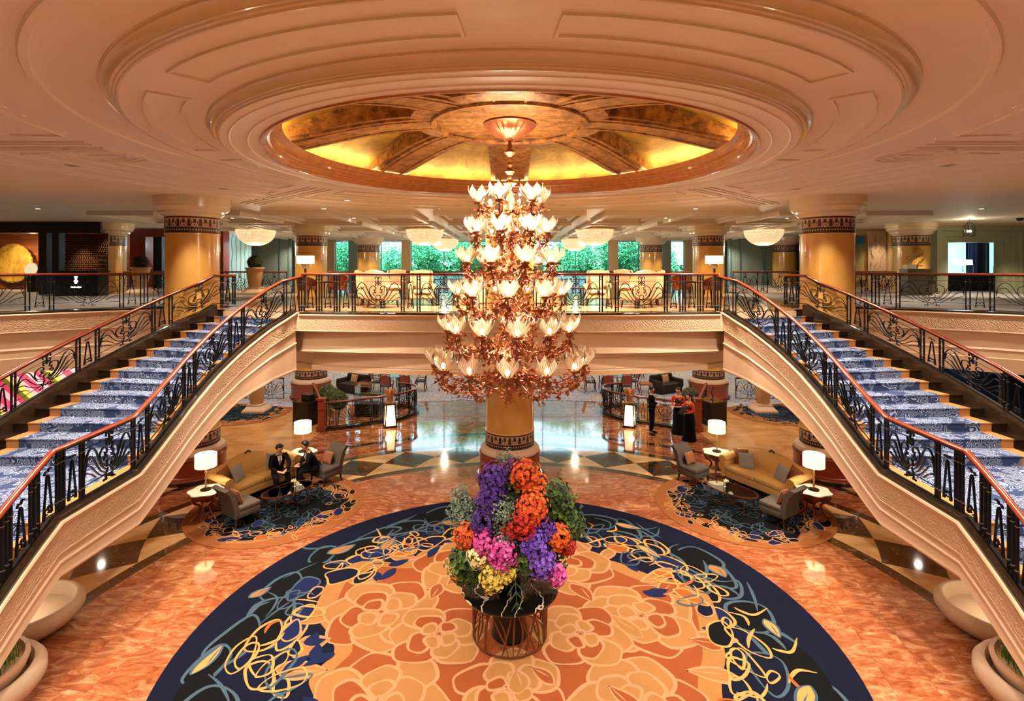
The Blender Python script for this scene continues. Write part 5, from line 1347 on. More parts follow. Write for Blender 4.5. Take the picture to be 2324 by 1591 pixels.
for (x, y, w_) in tabs:
    t = thing('lounge_table', 'square glass topped lounge table on the blue carpet, %s one' % w_, 'table', (x, y, .012), .15); b = MB(); b.bx(-.55, .55, -.45, .45, .7, .73); b.build('glass_top', M['blueglass'] if 'blueglass' in M else mat('blue_glass_top', '#6d93a8', .06, coat=.5), t); M['blueglass'] = bpy.data.materials['blue_glass_top']
    for a in (-.45, .45):
        for c_ in (-.36, .36): leg(t, a, c_, .69, splay=.03)
    for k, (dx, dy, a, nm) in enumerate([(-1.0, -.1, 90, 'at its left'), (-.35, -.95, 178, 'in front of it'), (.5, -.9, 185, 'in front of it, to the side'), (1.05, .1, -90, 'at its right'), (0, .9, 0, 'behind it')]):
        l = 'dark framed chair by the %s lounge table, %s' % (w_, nm)
        if dc is None: dc = dining_chair((x + dx, y + dy, .012), radians(a), l)
        else: dup(dc, (x + dx, y + dy, .012), radians(a), l)
for sx, w_ in ((-1, 'left'), (1, 'right')):
    t = thing('dark_sofa', 'low dark lounge sofa on the %s, seen between column and rail' % w_, 'sofa', (7.5 * sx, 25.9, .012), .5 * sx); softbox('seat', M['dark_uph'], t, (0, 0, .22), (1.4, .8, .44), .06); softbox('backrest', M['dark_uph'], t, (0, .35, .55), (1.4, .2, .5), .08)
    for s_ in (-1, 1): softbox('arm', M['dark_uph'], t, (s_ * .68, 0, .42), (.16, .8, .4), .05)
    pillow((7.5 * sx, 26.0, .62), (radians(-15), 0, .5 * sx), 'tan cushion on the low dark sofa on the %s' % w_, M['cream_uph'], .42)
    t = thing('tea_table', 'small red wooden table beside the %s lounge chairs' % w_, 'side table', (6.75 * sx - (0 if sx < 0 else .5), 24.95, .012)); b = MB(); b.bx(-.3, .3, -.3, .3, .58, .62); b.build('tabletop', M['wood'], t)
    for a in (-1, 1):
        for c_ in (-1, 1): b = MB(); b.tube(catmull([(a * .25, c_ * .25, .58), (a * .3, c_ * .3, .45), (a * .2, c_ * .2, .2), (a * .28, c_ * .28, 0)], 3), .02, 6); b.build('leg', M['wood'], t)

# ------------------------------------------------------------------ side interiors of the upper floor
# left: dark restaurant front with lattice screen, gong, drum and desk
b = MB(); b.bx(-28, -17.9, 23.6, 24.3, 7.5, CEIL); b.bx(-20.7, -20.35, 23.7, 24.3, UP, 7.5); b.bx(-20.1, -19.8, 23.7, 24.1, UP, 7.5); struct(b, 'wall_shopfront_left', M['darkwall'])
b = MB(); b.bx(-28, -20.3, 29, 29.2, UP, CEIL); m = mat('wood_block_wall', '#7c3c18', .4, vary=0); n = N(m); bt = n.node('ShaderNodeTexBrick'); n.put(bt.inputs['Vector'], n.co(rot=(radians(90), 0, 0))); bt.inputs['Color1'].default_value = lin('#8a4820'); bt.inputs['Color2'].default_value = lin('#6a3414'); bt.inputs['Mortar'].default_value = lin('#3a1a0c'); bt.inputs['Mortar Size'].default_value = .008; bt.inputs['Brick Width'].default_value = 1.6; bt.inputs['Scale'].default_value = 1.4; n.l.new(bt.outputs[0], n.b.inputs[0]); struct(b, 'wall_restaurant', m)
t = thing('lattice_screen', 'dark bronze lattice screen beside the restaurant front on the left balcony', 'screen', (-18.6, 23.72, UP))
b = MB(); b.bx(-.95, .95, .02, .05, 0, 2.68); b.build('backing', mat('dark_bronze', '#8a5a3c', .35, .5), t); b = MB()
for i in range(20):
    for j in range(28):
        x = -.9 + i * .095 + (.02 if j % 2 else -.01); z = .05 + j * .094; b.box((x, -.005, z), (.05, .05, .042))
b.build('lattice', mat('lattice_dark', '#1c110b', .4, .5), t)['kind'] = 'stuff'
t = thing('reception_desk', 'black reception desk with a glowing emblem in front of the lattice screen', 'desk', (-18.0, 22.7, UP)); b = MB(); b.bx(-.9, .9, -.3, .3, 0, 1.0); b.bx(-.95, .95, -.34, .34, 1.0, 1.05); b.build('counter', M['black'], t)
M['glow'] = mat('glowing_sign', '#ffffff', .5, emit='#fff4e0', es=4, vary=0)
b = MB(); b.lathe([(0, 0), (.05, .0), (.03, .03), (.08, .08), (.09, .13), (.03, .18), (.05, .24), (.08, .3), (0, .33)], 12)
for i in range(len(b.v)): b.v[i] = (b.v[i][0] + .0, b.v[i][1] * .15 - .31, b.v[i][2] + .5)
b.build('emblem', M['glow'], t); b = MB()
for i in range(9): b.box((-.2 + i * .05, -.305, .36), (.032, .012, .05 + .02 * (i % 3 == 0)))
b.build('lettering', M['glow'], t)
t = thing('wall_gong', 'large hammered gold disc with a bright rim on the restaurant wall', 'gong', (-26.4, 28.7, 6.2)); b = MB(); b.lathe([(0, 0), (.8, 0), (.8, .03), (0, .05)], 48); b.xf(Matrix.Rotation(radians(90), 4, 'X')); b.build('disc', M['gold'], t, smooth=30)
b = MB(); b.lathe([(.78, 0), (1.05, 0), (1.02, .06), (.8, .05)], 48, fn=lambda r, z, a: (r * (1 + .02 * cos(a * 24)), z)); b.xf(Matrix.Rotation(radians(90), 4, 'X')); b.build('rim', M['gold'], t, smooth=30)
t = thing('drum', 'white skinned drum in front of the gold disc', 'drum', (-23.1, 26.2, 5.86)); b = MB(); b.lathe([(0, .16), (.33, .16), (.35, 0), (.33, -.16), (0, -.16)], 32); b.xf(Matrix.Rotation(radians(80), 4, 'X')); b.build('shell', M['wood'], t, smooth=40)
b = MB(); b.lathe([(0, .165), (.32, .165)], 32); b.xf(Matrix.Rotation(radians(80), 4, 'X')); b.build('skin', mat('drum_skin_painted_glow', '#f4ead0', .6, emit='#ffe8c0', es=.5, vary=0), t); b = MB(); b.bx(-.2, .2, -.15, .15, -1.06, -.3); b.build('stand', M['black'], t)  # brightness of the skin put in as a faint glow; no lamp
light('POINT', (-23.5, 26.6, 7.4), 160, (1, .75, .45), .1); light('SPOT', (-25.6, 26.4, 7.8), 700, (1, .8, .5), .1, 80, .8, rot=(radians(45), 0, 0)); light('SPOT', (-18.7, 22.6, 7.7), 500, (1, .7, .45), .05, 50, .9, rot=(radians(28), 0, 0))  # lamps added to brighten the dark restaurant, gong and lattice screen
# maroon portal
t = thing('maroon_portal', 'tall maroon marble portal behind the left golden column, opening onto a pale blue room', 'portal', (-17.1, 28, UP)); b = MB()
b.bx(-2.4, -1.6, -.3, .3, 0, 3.14); b.bx(1.95, 2.4, -.3, .3, 0, 3.14); b.bx(-1.6, 1.95, -.3, .3, 2.75, 3.14); b.build('frame', mat('maroon_marble', '#6a1e14', .2, vary=.5, vscale=2, coat=.4), t)
b = MB(); b.bx(-2.5, 2.5, 2.4, 2.5, 0, 3.14); m = mat('pale_blue_wall', '#a8d0d4', .6, vary=0); n = N(m); w = n.wave(n.co(), 1.3, 2, 1)[1]; n.col(n.mix(n.m('LESS_THAN', w, .08), lin('#a8d0d4'), lin('#5a8c98'))); b.build('blue_room_wall', m, t)
b = MB(); b.tube(catmull([(-1.1, .9, 0), (-1.1, .9, 1.0), (-.6, .9, 1.75), (.4, .9, 2.3), (1.2, .9, 2.4)], 5), 1.0, 4, flat=(.16, .12)); b.build('orange_arch', mat('orange_wood', '#a84a14', .3, coat=.4), t); light('POINT', (-17.2, 29.3, 7.2), 60, (.8, .95, 1), .2)
for sx in (-1, 1):
    b = MB(); b.bx(sx * 14.6, sx * 28, 36.0, 36.2, 0, CEIL); struct(b, 'wall_wing_left' if sx < 0 else 'wall_wing_right', M['greywall'])
    b = MB()
    for x in (14.7, 15.3, 16.8, 17.0, 19.0): b.bx(sx * x, sx * (x + .06), 35.93, 36.0, UP, CEIL)
    struct(b, 'wall_wing_%s_panel_joint' % ('left' if sx < 0 else 'right'), M['mullion'])
# right: painting, carved panel, script sign, podium, doorway
b = MB(); b.bx(17.7, 20.3, 28, 28.3, UP, CEIL); b.bx(19.55, 20.1, 27.7, 28, UP, CEIL); struct(b, 'wall_gallery_right', M['wallstone'])
t = thing('framed_picture', 'tall gilt framed picture in teal and amber beside the right golden column', 'picture', (18.15, 27.97, 6.35)); b = MB(); b.bx(-.3, -.24, -.05, 0, -1.1, 1.3); b.bx(.24, .3, -.05, 0, -1.1, 1.3); b.bx(-.24, .24, -.05, 0, 1.24, 1.3); b.bx(-.24, .24, -.05, 0, -1.1, -1.04); b.build('frame', M['brown_mould'], t)
b = MB(); b.bx(-.24, .24, -.02, 0, -1.04, 1.24); m = mat('abstract_canvas', '#d8b060', .6, vary=0); n = N(m); n.col(n.ramp(n.m('MULTIPLY_ADD', n.xyz(n.co('Generated'))[2], 1.0, n.m('MULTIPLY', n.noise(n.co(), 2, 3)[0], .3)), [(.3, lin('#c8a860')), (.8, lin('#a8a870')), (1.1 if False else 1.0, lin('#1c7c8c'))])); b.build('canvas', m, t)
t = thing('carved_wall_panel', 'beige wall panel carved with long leaves beside the gilt framed picture', 'wall panel', (18.98, 27.95, 6.3)); b = MB(); b.bx(-.45, .45, -.04, .04, -1.5, 1.55); b.build('slab', M['cream'], t); b = MB(); q_ = random.Random(6)
for i in range(26):
    x, z = q_.uniform(-.35, .35), q_.uniform(-1.4, 1.2); b.tube(catmull([(x, -.045, z), (x + q_.uniform(-.05, .05), -.05, z + .15), (x + q_.uniform(-.12, .12), -.045, z + .3)], 4), .009, 4)
b.build('carving', M['creamdark'], t)
t = thing('script_sign', 'dark script lettering between two small shelves on the right outer column', 'sign', (17.85, 23.83, 6.55)); b = MB()
M['ironbrown'] = mat('dark_metal_script', '#2a1c12', .4, .5)
S_ = [(-.38, -.3), (-.3, -.36), (-.24, -.28), (-.3, -.2), (-.36, -.12), (-.3, -.05), (-.22, -.1)]
word = [(-.18, -.28), (-.12, -.12), (-.1, -.22), (-.02, -.1), (-.02, -.2), (.05, -.06), (.06, -.16), (.13, -.02), (.14, -.12), (.2, .04), (.22, -.08), (.3, .08), (.3, -.02), (.36, .14)]
for pl, r_ in ((S_, .014), (word, .01), ([(-.12, .28), (-.05, .1), (.05, .3)], .007), ([(.0, .3), (-.08, .05), (.1, .1)], .007), ([(.1, .2), (.2, .25), (.33, .18)], .007)): b.tube(catmull([(x, -.05, z) for x, z in pl], 4), r_, 5)
b.build('lettering', M['ironbrown'], t, smooth=True)
for z in (.4, -.5): b = MB(); b.bx(-.24, .24, -.16, .12, z - .015, z + .015); b.build('shelf', M['ironbrown'], t)
t = thing('host_podium', 'grey host podium with a white menu on it before the right doorway', 'podium', (17.3, 23.0, UP)); b = MB(); b.bx(-.52, .52, -.25, .25, 0, 1.12); b.build('body', mat('podium_grey', '#5e564c', .4), t)
b = MB(); b.bx(-.48, -.06, -.12, .1, 1.12, 1.3); b.build('menu_box', M['white'], t)
M['sage'] = mat('sage_stone', '#9c9c7c', .5, vary=.08)
t = thing('stepped_portal', 'sage grey stepped portal around the glass doors on the right balcony', 'portal', (21.45, 24.5, UP)); b = MB()
for k, (w0, z0) in enumerate(((2.05, 3.1), (1.82, 2.85), (1.6, 2.62), (1.42, 2.46))):
    y0 = .12 * k; w1 = w0 - .24 if k < 3 else w0 - .14; h1 = z0 - .24 if k < 3 else z0 - .12
    b.bx(-w0, -w1, y0, y0 + .5, 0, z0); b.bx(w1, w0, y0, y0 + .5, 0, z0); b.bx(-w1, w1, y0, y0 + .5, h1, z0)
b.build('stepped_frame', M['sage'], t); b = MB()
for x0, x1 in ((-1.28, -.02), (.02, 1.28)): b.bx(x0, x1, .72, .74, .02, 2.32)
b.build('glass_door', M['glass'], t); b = MB()
for x in (-1.1, -.15, .15, 1.1): b.tube([(x, .66, .85), (x, .66, 1.25)], .015, 8)
b.build('door_handle', M['steel'], t)
b = MB(); b.bx(23.5, 28, 24.4, 24.7, UP, CEIL); b.bx(19.2, 23.5, 24.4, 24.6, 7.9, CEIL); struct(b, 'wall_doorway_right', M['wallstone'])
b = MB(); b.bx(20.4, 28, 28.1, 28.3, UP, CEIL); b.bx(20.35, 20.45, 26.2, 28.1, UP, CEIL); struct(b, 'wall_restaurant_right', mat('night_blue_wall', '#10131c', .5))
for i, x in enumerate((23.1, 25.4)):
    t = bpy.data.objects.new('window_%d' % (8 + i), None); COL.objects.link(t); t.location = (x, 28.0, 6.3); t['kind'] = 'structure'; b = MB(); b.bx(-.55, .55, 0, .03, -1.0, 1.0); m = M['bluewin'] if 'bluewin' in M else mat('bright_blue_window', '#8cc8e8', .5, emit='#9cd4f0', es=1.3, vary=0); M['bluewin'] = m; b.build('window_glass', m, t)
    b = MB(); b.bx(.55, .6, -.03, .04, -1.05, 1.05); b.bx(-.6, -.55, -.03, .04, -1.05, 1.05); b.bx(-.6, .6, -.03, .04, 1.0, 1.06); b.bx(-.6, .6, -.03, .04, -1.06, -1.0); b.build('window_frame', M['black'], t)
    b = MB(); 
    for k in range(7): b.tube([(.66 + k * .07, -.05, -1.48), (.66 + k * .07, -.05, 1.2)], .035, 6)
    o = b.build('curtain', mat('blue_curtain', '#1c3060', .8) if i == 0 else bpy.data.materials['blue_curtain']); o.location = (x, 28.0, 6.3); tag(o, 'dark blue curtain beside the %s bright restaurant window' % ('first' if i == 0 else 'second'), 'curtain')
t = thing('console_table', 'dark console table inside the restaurant behind the glass doors', 'table', (23.3, 27.2, UP)); b = MB(); b.bx(-1.6, 1.6, -.3, .3, .8, .9); b.bx(-1.5, 1.5, -.25, .25, 0, .8); b.build('cabinet_body', M['black'], t)
t = thing('restaurant_lamp', 'glaring white lamp on the dark console table behind the glass doors', 'lamp', (22.75, 27.1, UP + .9)); b = MB(); b.lathe([(0, 0), (.1, 0), (.02, .04), (.02, .4), (0, .4)], 12); b.build('base', M['steel'], t); b = MB(); b.lathe([(.38, .4), (.36, .66)], 24); b.lathe([(0, .42), (.36, .42)], 24); b.build('lamp_shade', mat('bright_shade', '#ffffff', .5, emit='#fffaf0', es=6, vary=0), t)
t = thing('hanging_lantern', 'wrought iron hanging lantern in front of the right doorway', 'lantern', (18.9, 22.2, 7.27)); b = MB(); R_ = .2
for k in range(8):
    a = k * pi / 4; b.tube([(R_ * cos(a), R_ * sin(a), 0), (R_ * cos(a), R_ * sin(a), .38), (R_ * .9 * cos(a), R_ * .9 * sin(a), .45), (.05 * cos(a), .05 * sin(a), .56)], .009, 5)
for z in (0, .38): b.tube([(R_ * cos(k * pi / 4), R_ * sin(k * pi / 4), z) for k in range(8)], .01, 5, closed=True)
b.tube([(0, 0, .55), (0, 0, .705)], .01, 6); b.build('iron_cage', M['iron'], t); b = MB(); b.lathe([(.17, .02), (.17, .36)], 16); b.build('glass_cylinder', M['glass'], t, smooth=True)
b = MB(); [b.ball((.06 * cos(k * 2.1), .06 * sin(k * 2.1), .2), .03, 8, 6, (1, 1, 1.6)) for k in range(3)]; b.build('bulb', M['bulb'], t); light('POINT', (18.9, 22.2, 7.5), 30, (1, .85, .6), .03)
t = thing('poster_frame', 'dark framed red poster with white letters WO on the far right wall', 'poster', (23.75, 24.36, 6.55)); b = MB(); b.bx(-.45, .45, -.05, 0, -.7, .7); b.build('frame', M['leg'], t); b = MB(); b.bx(-.38, .38, -.06, -.045, -.62, .62); b.build('print', mat('red_print', '#5c0e10', .5), t)
cu = bpy.data.curves.new('poster_text', 'FONT'); cu.body = 'WO'; cu.size = .2; cu.extrude = .002; to = bpy.data.objects.new('lettering', cu); COL.objects.link(to); to.parent = t; to.location = (-.34, -.065, .3); to.rotation_euler = (radians(90), 0, 0); cu.materials.append(M['white']); dg_ = bpy.context.evaluated_depsgraph_get(); me_ = bpy.data.meshes.new_from_object(to.evaluated_get(dg_)); t2 = bpy.data.objects.new('lettering', me_); COL.objects.link(t2); t2.parent = t; t2.location = to.location; t2.rotation_euler = to.rotation_euler; bpy.data.objects.remove(to)
light('SPOT', (21.3, 23.3, 7.8), 500, (1, .85, .65), .05, 110, .8); light('SPOT', (18.4, 22.6, 7.9), 260, (1, .78, .5), .05, 80, .8); light('SPOT', (19, 27.2, 7.9), 150, (1, .8, .55), .05, 90, .8)
t = thing('security_camera', 'small black dome camera on the ceiling at the far right', 'camera', (20.6, 21.8, 7.975)); b = MB(); b.lathe([(.12, 0), (.12, -.04), (.09, -.1), (0, -.13)], 20); b.build('dome', M['black'], t, smooth=50)
# ground floor side walls below the balconies
for sx, w_ in ((-1, 'left'), (1, 'right')):
    b = MB(); b.bx(sx * 14.2, sx * 28, 20.3, 20.5, 0, 4.35); struct(b, 'wall_ground_%s' % w_, M['wallstone'])
m = mat('striped_backlit_glass', '#ffffff', .3, vary=0); n = N(m); X, Y, Z = n.xyz(n.co()); s_ = n.m('FRACT', n.m('MULTIPLY', n.m('ADD', X, n.m('MULTIPLY', Z, 1.2)), .55)); c_ = n.ramp(s_, [(0, lin('#d8486c')), (.22, lin('#f4b8c0')), (.4, lin('#c83c60')), (.55, lin('#6c6420')), (.7, lin('#f0d060')), (.86, lin('#ffb0b8'))], 'CONSTANT'); n.col(c_); n.put(n.b.inputs['Emission Color'], c_); n.b.inputs['Emission Strength'].default_value = .55
t = thing('shop_window_display', 'backlit shop window striped in pink and yellow below the left balcony', 'shop window', (-17.9, 20.2, 0)); b = MB(); b.bx(-3.4, 3.4, -.04, 0, .1, 2.5); b.build('display_glass', m, t); b = MB(); b.bx(-3.5, 3.5, -.06, .02, 2.5, 2.65); b.bx(-3.5, -3.4, -.06, .02, 0, 2.5); b.bx(3.4, 3.5, -.06, .02, 0, 2.5); b.build('frame', M['steel'], t); light('POINT', (-17.5, 19.2, 2.2), 40, (1, .8, .45), .2)
t = thing('glass_shopfront', 'dark blue glass shopfront below the right balcony', 'shop window', (17.2, 20.2, 0)); b = MB(); b.bx(-2.2, 2.2, -.04, 0, .05, 2.6); b.build('dark_glass', mat('dark_blue_glass', '#0c2038', .05, coat=.5), t); b = MB()
for x in (-2.2, -1.1, 0, 1.1, 2.2): b.bx(x - .04, x + .04, -.07, .01, 0, 2.65)
b.bx(-2.25, 2.25, -.07, .01, 2.6, 2.7); b.build('frame', M['steel'], t)
tub((16.6, 16.4, .0), .5, 'pink red armchair on the ground floor behind the right staircase', 'redchair' if 'redchair' in M else (M.__setitem__('redchair', mat('pink_upholstery', '#b84848', .8)) or 'redchair'), None)
for sx in (-1, 1): light('SPOT', (16 * sx, 17.5, 4.2), 300, WARM2, .1, 140, .9)

# ------------------------------------------------------------------ trees beyond the windows
M['bark'] = mat('grey_bark', '#3a4238', .8); M['treeleaf'] = mat('sunlit_leaves', '#58b888', .6, vary=.45, vscale=1.5)
M['treeleaf'].node_tree.nodes['Principled BSDF'].inputs['Emission Strength'].default_value = 0
def tree(loc, label, seed, s=1.0, n=9000):
    q_ = random.Random(seed); t = thing('broadleaf_tree', label, 'tree', loc, q_.uniform(0, 6), 'trees beyond the windows'); b = MB(); tips = []
    def br(p, d, L, r, lv):
        pts = [p]; 
        for k in range(4):
            d = (d + Vector((q_.uniform(-.35, .35), q_.uniform(-.35, .35), q_.uniform(-.15, .2)))).normalized(); p = p + d * L / 4; pts.append(p)
        b.tube([tuple(x) for x in pts], [r * (1 - .12 * k) for k in range(5)], 5)
        if lv >= 2: tips.extend(pts[1:])
        if lv < 4:
            for k in range(3): br(p if k else pts[3], (d + Vector((q_.uniform(-1, 1), q_.uniform(-1, 1), q_.uniform(-.25, .5)))).normalized(), L * q_.uniform(.6, .8), r * .55, lv + 1)
    br(Vector((0, 0, 0)), Vector((0, 0, 1)), 3.6 * s, .2 * s, 0); b.build('trunk', M['bark'], t, smooth=True)
    b = MB()
    for i in range(n):
        p = tips[q_.randrange(len(tips))] + Vector((q_.gauss(0, .34), q_.gauss(0, .34), q_.gauss(0, .22))) * s; d = Vector((q_.gauss(0, 1), q_.gauss(0, 1), q_.gauss(0, .5))).normalized(); e = d.orthogonal().normalized(); e.rotate(Matrix.Rotation(q_.uniform(0, 6.28), 3, d)); L = .21 * s * q_.uniform(.6, 1.3)
        i0 = len(b.v); b.v += [tuple(p), tuple(p + d * L * .5 + e * L * .28), tuple(p + d * L), tuple(p + d * L * .5 - e * L * .28)]; b.face((i0, i0 + 1, i0 + 2, i0 + 3))
    b.build('crown', M['treeleaf'], t); return t
T1 = tree((-10.5, 47, -.2), 'spreading green tree seen through the window between the two left golden columns', 1); T2 = tree((-4.2, 46, -.2), 'spreading green tree seen through the middle windows left of the chandelier', 2)
for x, y, a, src, l in ((3.6, 46.5, 1.1, T1, 'spreading green tree seen through the middle windows right of the chandelier'), (9.8, 46.5, 2.2, T2, 'spreading green tree seen through the window beside the right golden column'), (-13.8, 50, 3, T2, 'farther green tree at the left end of the windows'), (14.4, 49, 4, T1, 'farther green tree at the right end of the windows'), (0, 52, 5, T2, 'farther green tree directly behind the chandelier'), (-7.5, 53, .5, T1, 'farther green tree behind the left pilaster'), (7.5, 53, 2.8, T2, 'farther green tree behind the right pilaster')):
    dup(src, (x, y, -.2), a, l)
b = MB(); b.bx(-60, 60, 40.3, 90, -.4, -.2); struct(b, 'ground_outside', mat('lawn', '#4a7a48', .9))
b = MB(); q_ = random.Random(12); b.bx(-26, 26, 56, 58, -.2, 6.2); b.m = 1
for i in range(9000):
    p = Vector((q_.uniform(-26, 26), 55.9 + q_.gauss(0, .25), q_.uniform(-.2, 6.8 + sin(i) * .7))); d = Vector((q_.gauss(0, 1), q_.gauss(0, .5), q_.gauss(0, 1))).normalized(); e = d.orthogonal().normalized(); L = .5
    i0 = len(b.v); b.v += [tuple(p), tuple(p + d * L * .5 + e * L * .3), tuple(p + d * L), tuple(p + d * L * .5 - e * L * .3)]; b.face((i0, i0 + 1, i0 + 2, i0 + 3))
o = b.build('tall_hedge', [M['green'], M['treeleaf']]); tag(o, 'long dense hedge closing the garden behind the trees', 'hedge'); o['kind'] = 'stuff'
su = bpy.data.lights.new('sun', 'SUN'); su.energy = 5.0; su.angle = .05; su.color = (1, .97, .9); so = bpy.data.objects.new('sun', su); COL.objects.link(so); so.rotation_euler = (radians(38), 0, radians(-12))

# ------------------------------------------------------------------ people
def skin(name, V, E, R, m, par, sub=1, root=0):
    me = bpy.data.meshes.new(name); me.from_pydata([tuple(v) for v in V], E, []); o = bpy.data.objects.new(name, me); COL.objects.link(o)
    mo = o.modifiers.new('s', 'SKIN'); mo.use_smooth_shade = True
    for i, d in enumerate(me.skin_vertices[0].data):
        r = R[i]; d.radius = (r, r) if not isinstance(r, tuple) else r; d.use_root = i == root
    if sub: sm = o.modifiers.new('u', 'SUBSURF'); sm.levels = sub; sm.render_levels = sub
    dg = bpy.context.evaluated_depsgraph_get(); nm = bpy.data.meshes.new_from_object(o.evaluated_get(dg)); o.modifiers.clear(); o.data = nm; nm.materials.clear(); nm.materials.append(m)
    nm.polygons.foreach_set('use_smooth', [True] * len(nm.polygons)); o.parent = par; return o
def person(label, loc, rz, J, dress, female=False):
    """J: joint name -> local position, figure faces -Y"""
    t = thing('person', label, 'person', loc, rz); J = {k: Vector(v) for k, v in J.items()}
    V, E, R = [], [], []
    def add(p, r, par=None): V.append(Vector(p)); R.append(r); i = len(V) - 1; (E.append((par, i)) if par is not None else None); return i
    look = J['look'].normalized(); hd = J['head']; upv = (hd - J['neck']).normalized()
    p = add(J['pelvis'], .1); s1 = add(J['waist'], .085, p); ch = add(J['chest'], .09, s1); nk0 = add(J['neck'] - upv * .03, .062, ch); nk = add(J['neck'] + upv * .05, .052, nk0)
    h0 = add(hd - upv * .045 + look * .012, .062, nk); h1 = add(hd + upv * .0 + look * .008, .085, h0); h2 = add(hd + upv * .07, .083, h1); h3 = add(hd + upv * .11, .05, h2)
    for s_, q_ in (('L', 1), ('R', -1)):
        sh = add(J['sh' + s_], .048, ch); el = add(J['el' + s_], .042, sh); wr = add(J['wr' + s_], .028, el); hdv = (J['hand' + s_] - J['wr' + s_]).normalized(); pm = add(J['wr' + s_] + hdv * .055, .03, wr)
        side = hdv.cross(Vector((0, 0, 1))); side = side.normalized() if side.length > .1 else Vector((1, 0, 0)); dn = Vector((0, 0, -1))
        if abs(hdv.z) > .7: dn = Vector((-q_, 0, 0)); side = Vector((0, 1, 0))
        for f in range(4):
            o_ = (f - 1.5) * .02; L = (.034, .04, .037, .028)[f]; b0 = add(V[pm] + side * o_ + hdv * .035, .0095, pm); b1 = add(V[b0] + hdv * L + dn * .008, .0085, b0); add(V[b1] + hdv * L * .6 + dn * .022, .0075, b1)
        th = add(V[pm] + side * .03 * (1 if q_ < 0 else -1) - hdv * .01, .0105, pm); add(V[th] + hdv * .035 + side * .012 * (1 if q_ < 0 else -1), .009, th)
        hp = add(J['hip' + s_], .075, p); kn = add(J['kn' + s_], .058, hp); an = add(J['an' + s_], .038, kn); add(J['to' + s_], .032, an)
    skin('body', V, E, R, M['skin'], t)
    # face: nose, eyes, brows, mouth, ears
    rt = look.cross(upv).normalized(); f0 = hd + look * .085
    b = MB(); b.ball(tuple(f0 + upv * -.006 + look * .002), .0125, 8, 6, (.9, 1, 1.6)); b.build('nose', M['skin'], t, smooth=True)
    b = MB()
    for s_ in (-1, 1): b.ball(tuple(f0 + rt * .03 * s_ + upv * .028 - look * .005), .0085, 8, 6); b.tube([tuple(f0 + rt * .015 * s_ + upv * .047 - look * .003), tuple(f0 + rt * .045 * s_ + upv * .045 - look * .012)], .0045, 4)
    b.build('eyes', M['hair'], t, smooth=True)
    b = MB(); b.tube([tuple(f0 - upv * .042 - rt * .022 - look * .012), tuple(f0 - upv * .043 - look * .004), tuple(f0 - upv * .042 + rt * .022 - look * .012)], .0055, 5); b.build('lips', mat('lips', '#8a3c30', .5) if 'lips' not in M else M['lips'], t); M['lips'] = bpy.data.materials['lips']
    for s_ in (-1, 1): b = MB(); b.ball(tuple(hd + rt * .088 * s_ + upv * .01), .02, 8, 6, (.5, 1, 1.3)); b.build('ear', M['skin'], t, smooth=True)
    b = MB(); base = Vector(hd + upv * .05 - look * .012)
    b.ball((0, 0, 0), .108, 16, 12, (1, 1.08, .98)); F_ = Matrix((rt, -look, upv)).transposed().to_4x4(); keep = []
    for i, v in enumerate(b.v):
        v = Vector(v)
        if v.y < -.02 and v.z < .06: v = v * .7
        if v.z < -.03: v = v * (.86 if v.y > 0 else .7)
        b.v[i] = tuple(F_ @ v + base)
    if female: b.ball(tuple(base - look * .13 - upv * .02), .05, 10, 8)
    b.build('hair', M['hair'], t, smooth=True)
    # clothes
    top = M['suit'] if not female else M['orange_top']
    V, E, R = [], [], []
    if dress == 'suit':
        pe0 = J['pelvis'] - (J['waist'] - J['pelvis']) * .1; p = add(pe0, (.12, .11)); p = add(J['pelvis'] * .8 + J['waist'] * .2, (.165, .15), p); w = add(J['waist'], (.15, .125), p); c = add(J['chest'], (.175, .135), w); n0 = add(J['neck'] - upv * .055, (.085, .075), c)
    else:
        p = add(J['pelvis'] + Vector((0, 0, .08)), (.135, .115)); w = add(J['waist'], (.115, .1), p); c = add(J['chest'], (.145, .12), w); n0 = add(J['neck'] - upv * .06, (.07, .06), c)
    for s_ in 'LR': sh = add(J['sh' + s_], .076 if dress == 'suit' else .062, c); el = add(J['el' + s_], .06 if dress == 'suit' else .048, sh); add(J['wr' + s_] * .94 + J['el' + s_] * .06, .046 if dress == 'suit' else .036, el)
    skin('jacket' if dress == 'suit' else 'blouse', V, E, R, top, t, root=2)
    if dress == 'suit':
        V, E, R = [], [], []; p0 = add(J['pelvis'] + Vector((0, .03, .02)), (.12, .12)); pk = add(J['pelvis'] + Vector((0, .06, .05)), (.07, .07), p0)
        for s_ in 'LR':
            p = add(J['hip' + s_], .105, p0); k = add(J['kn' + s_], .085, p); m_ = add(J['kn' + s_] * .5 + J['an' + s_] * .5, .07, k); add(J['an' + s_] + Vector((0, 0, .03)), .062, m_)
        skin('trousers', V, E, R, M['suit'], t)
        cf = (J['chest'] - J['waist']).normalized(); fw = Vector((1, 0, 0)).cross(cf); fw = -fw if fw.y > 0 else fw; b = MB(); nt = J['neck'] - upv * .03 + fw * .062; bt = J['chest'] - cf * .1 + fw * .138; md = J['chest'] + cf * .06 + fw * .128; sx_ = Vector((1, 0, 0))
        i0 = len(b.v); b.v += [tuple(nt - sx_ * .05), tuple(nt + sx_ * .05), tuple(md + sx_ * .045 + fw * .01), tuple(bt + fw * .012), tuple(md - sx_ * .045 + fw * .01)]; b.face((i0, i0 + 1, i0 + 2, i0 + 3, i0 + 4)); o = b.build('shirt_front', M['shirt'], t); sd = o.modifiers.new('s', 'SOLIDIFY'); sd.thickness = .012
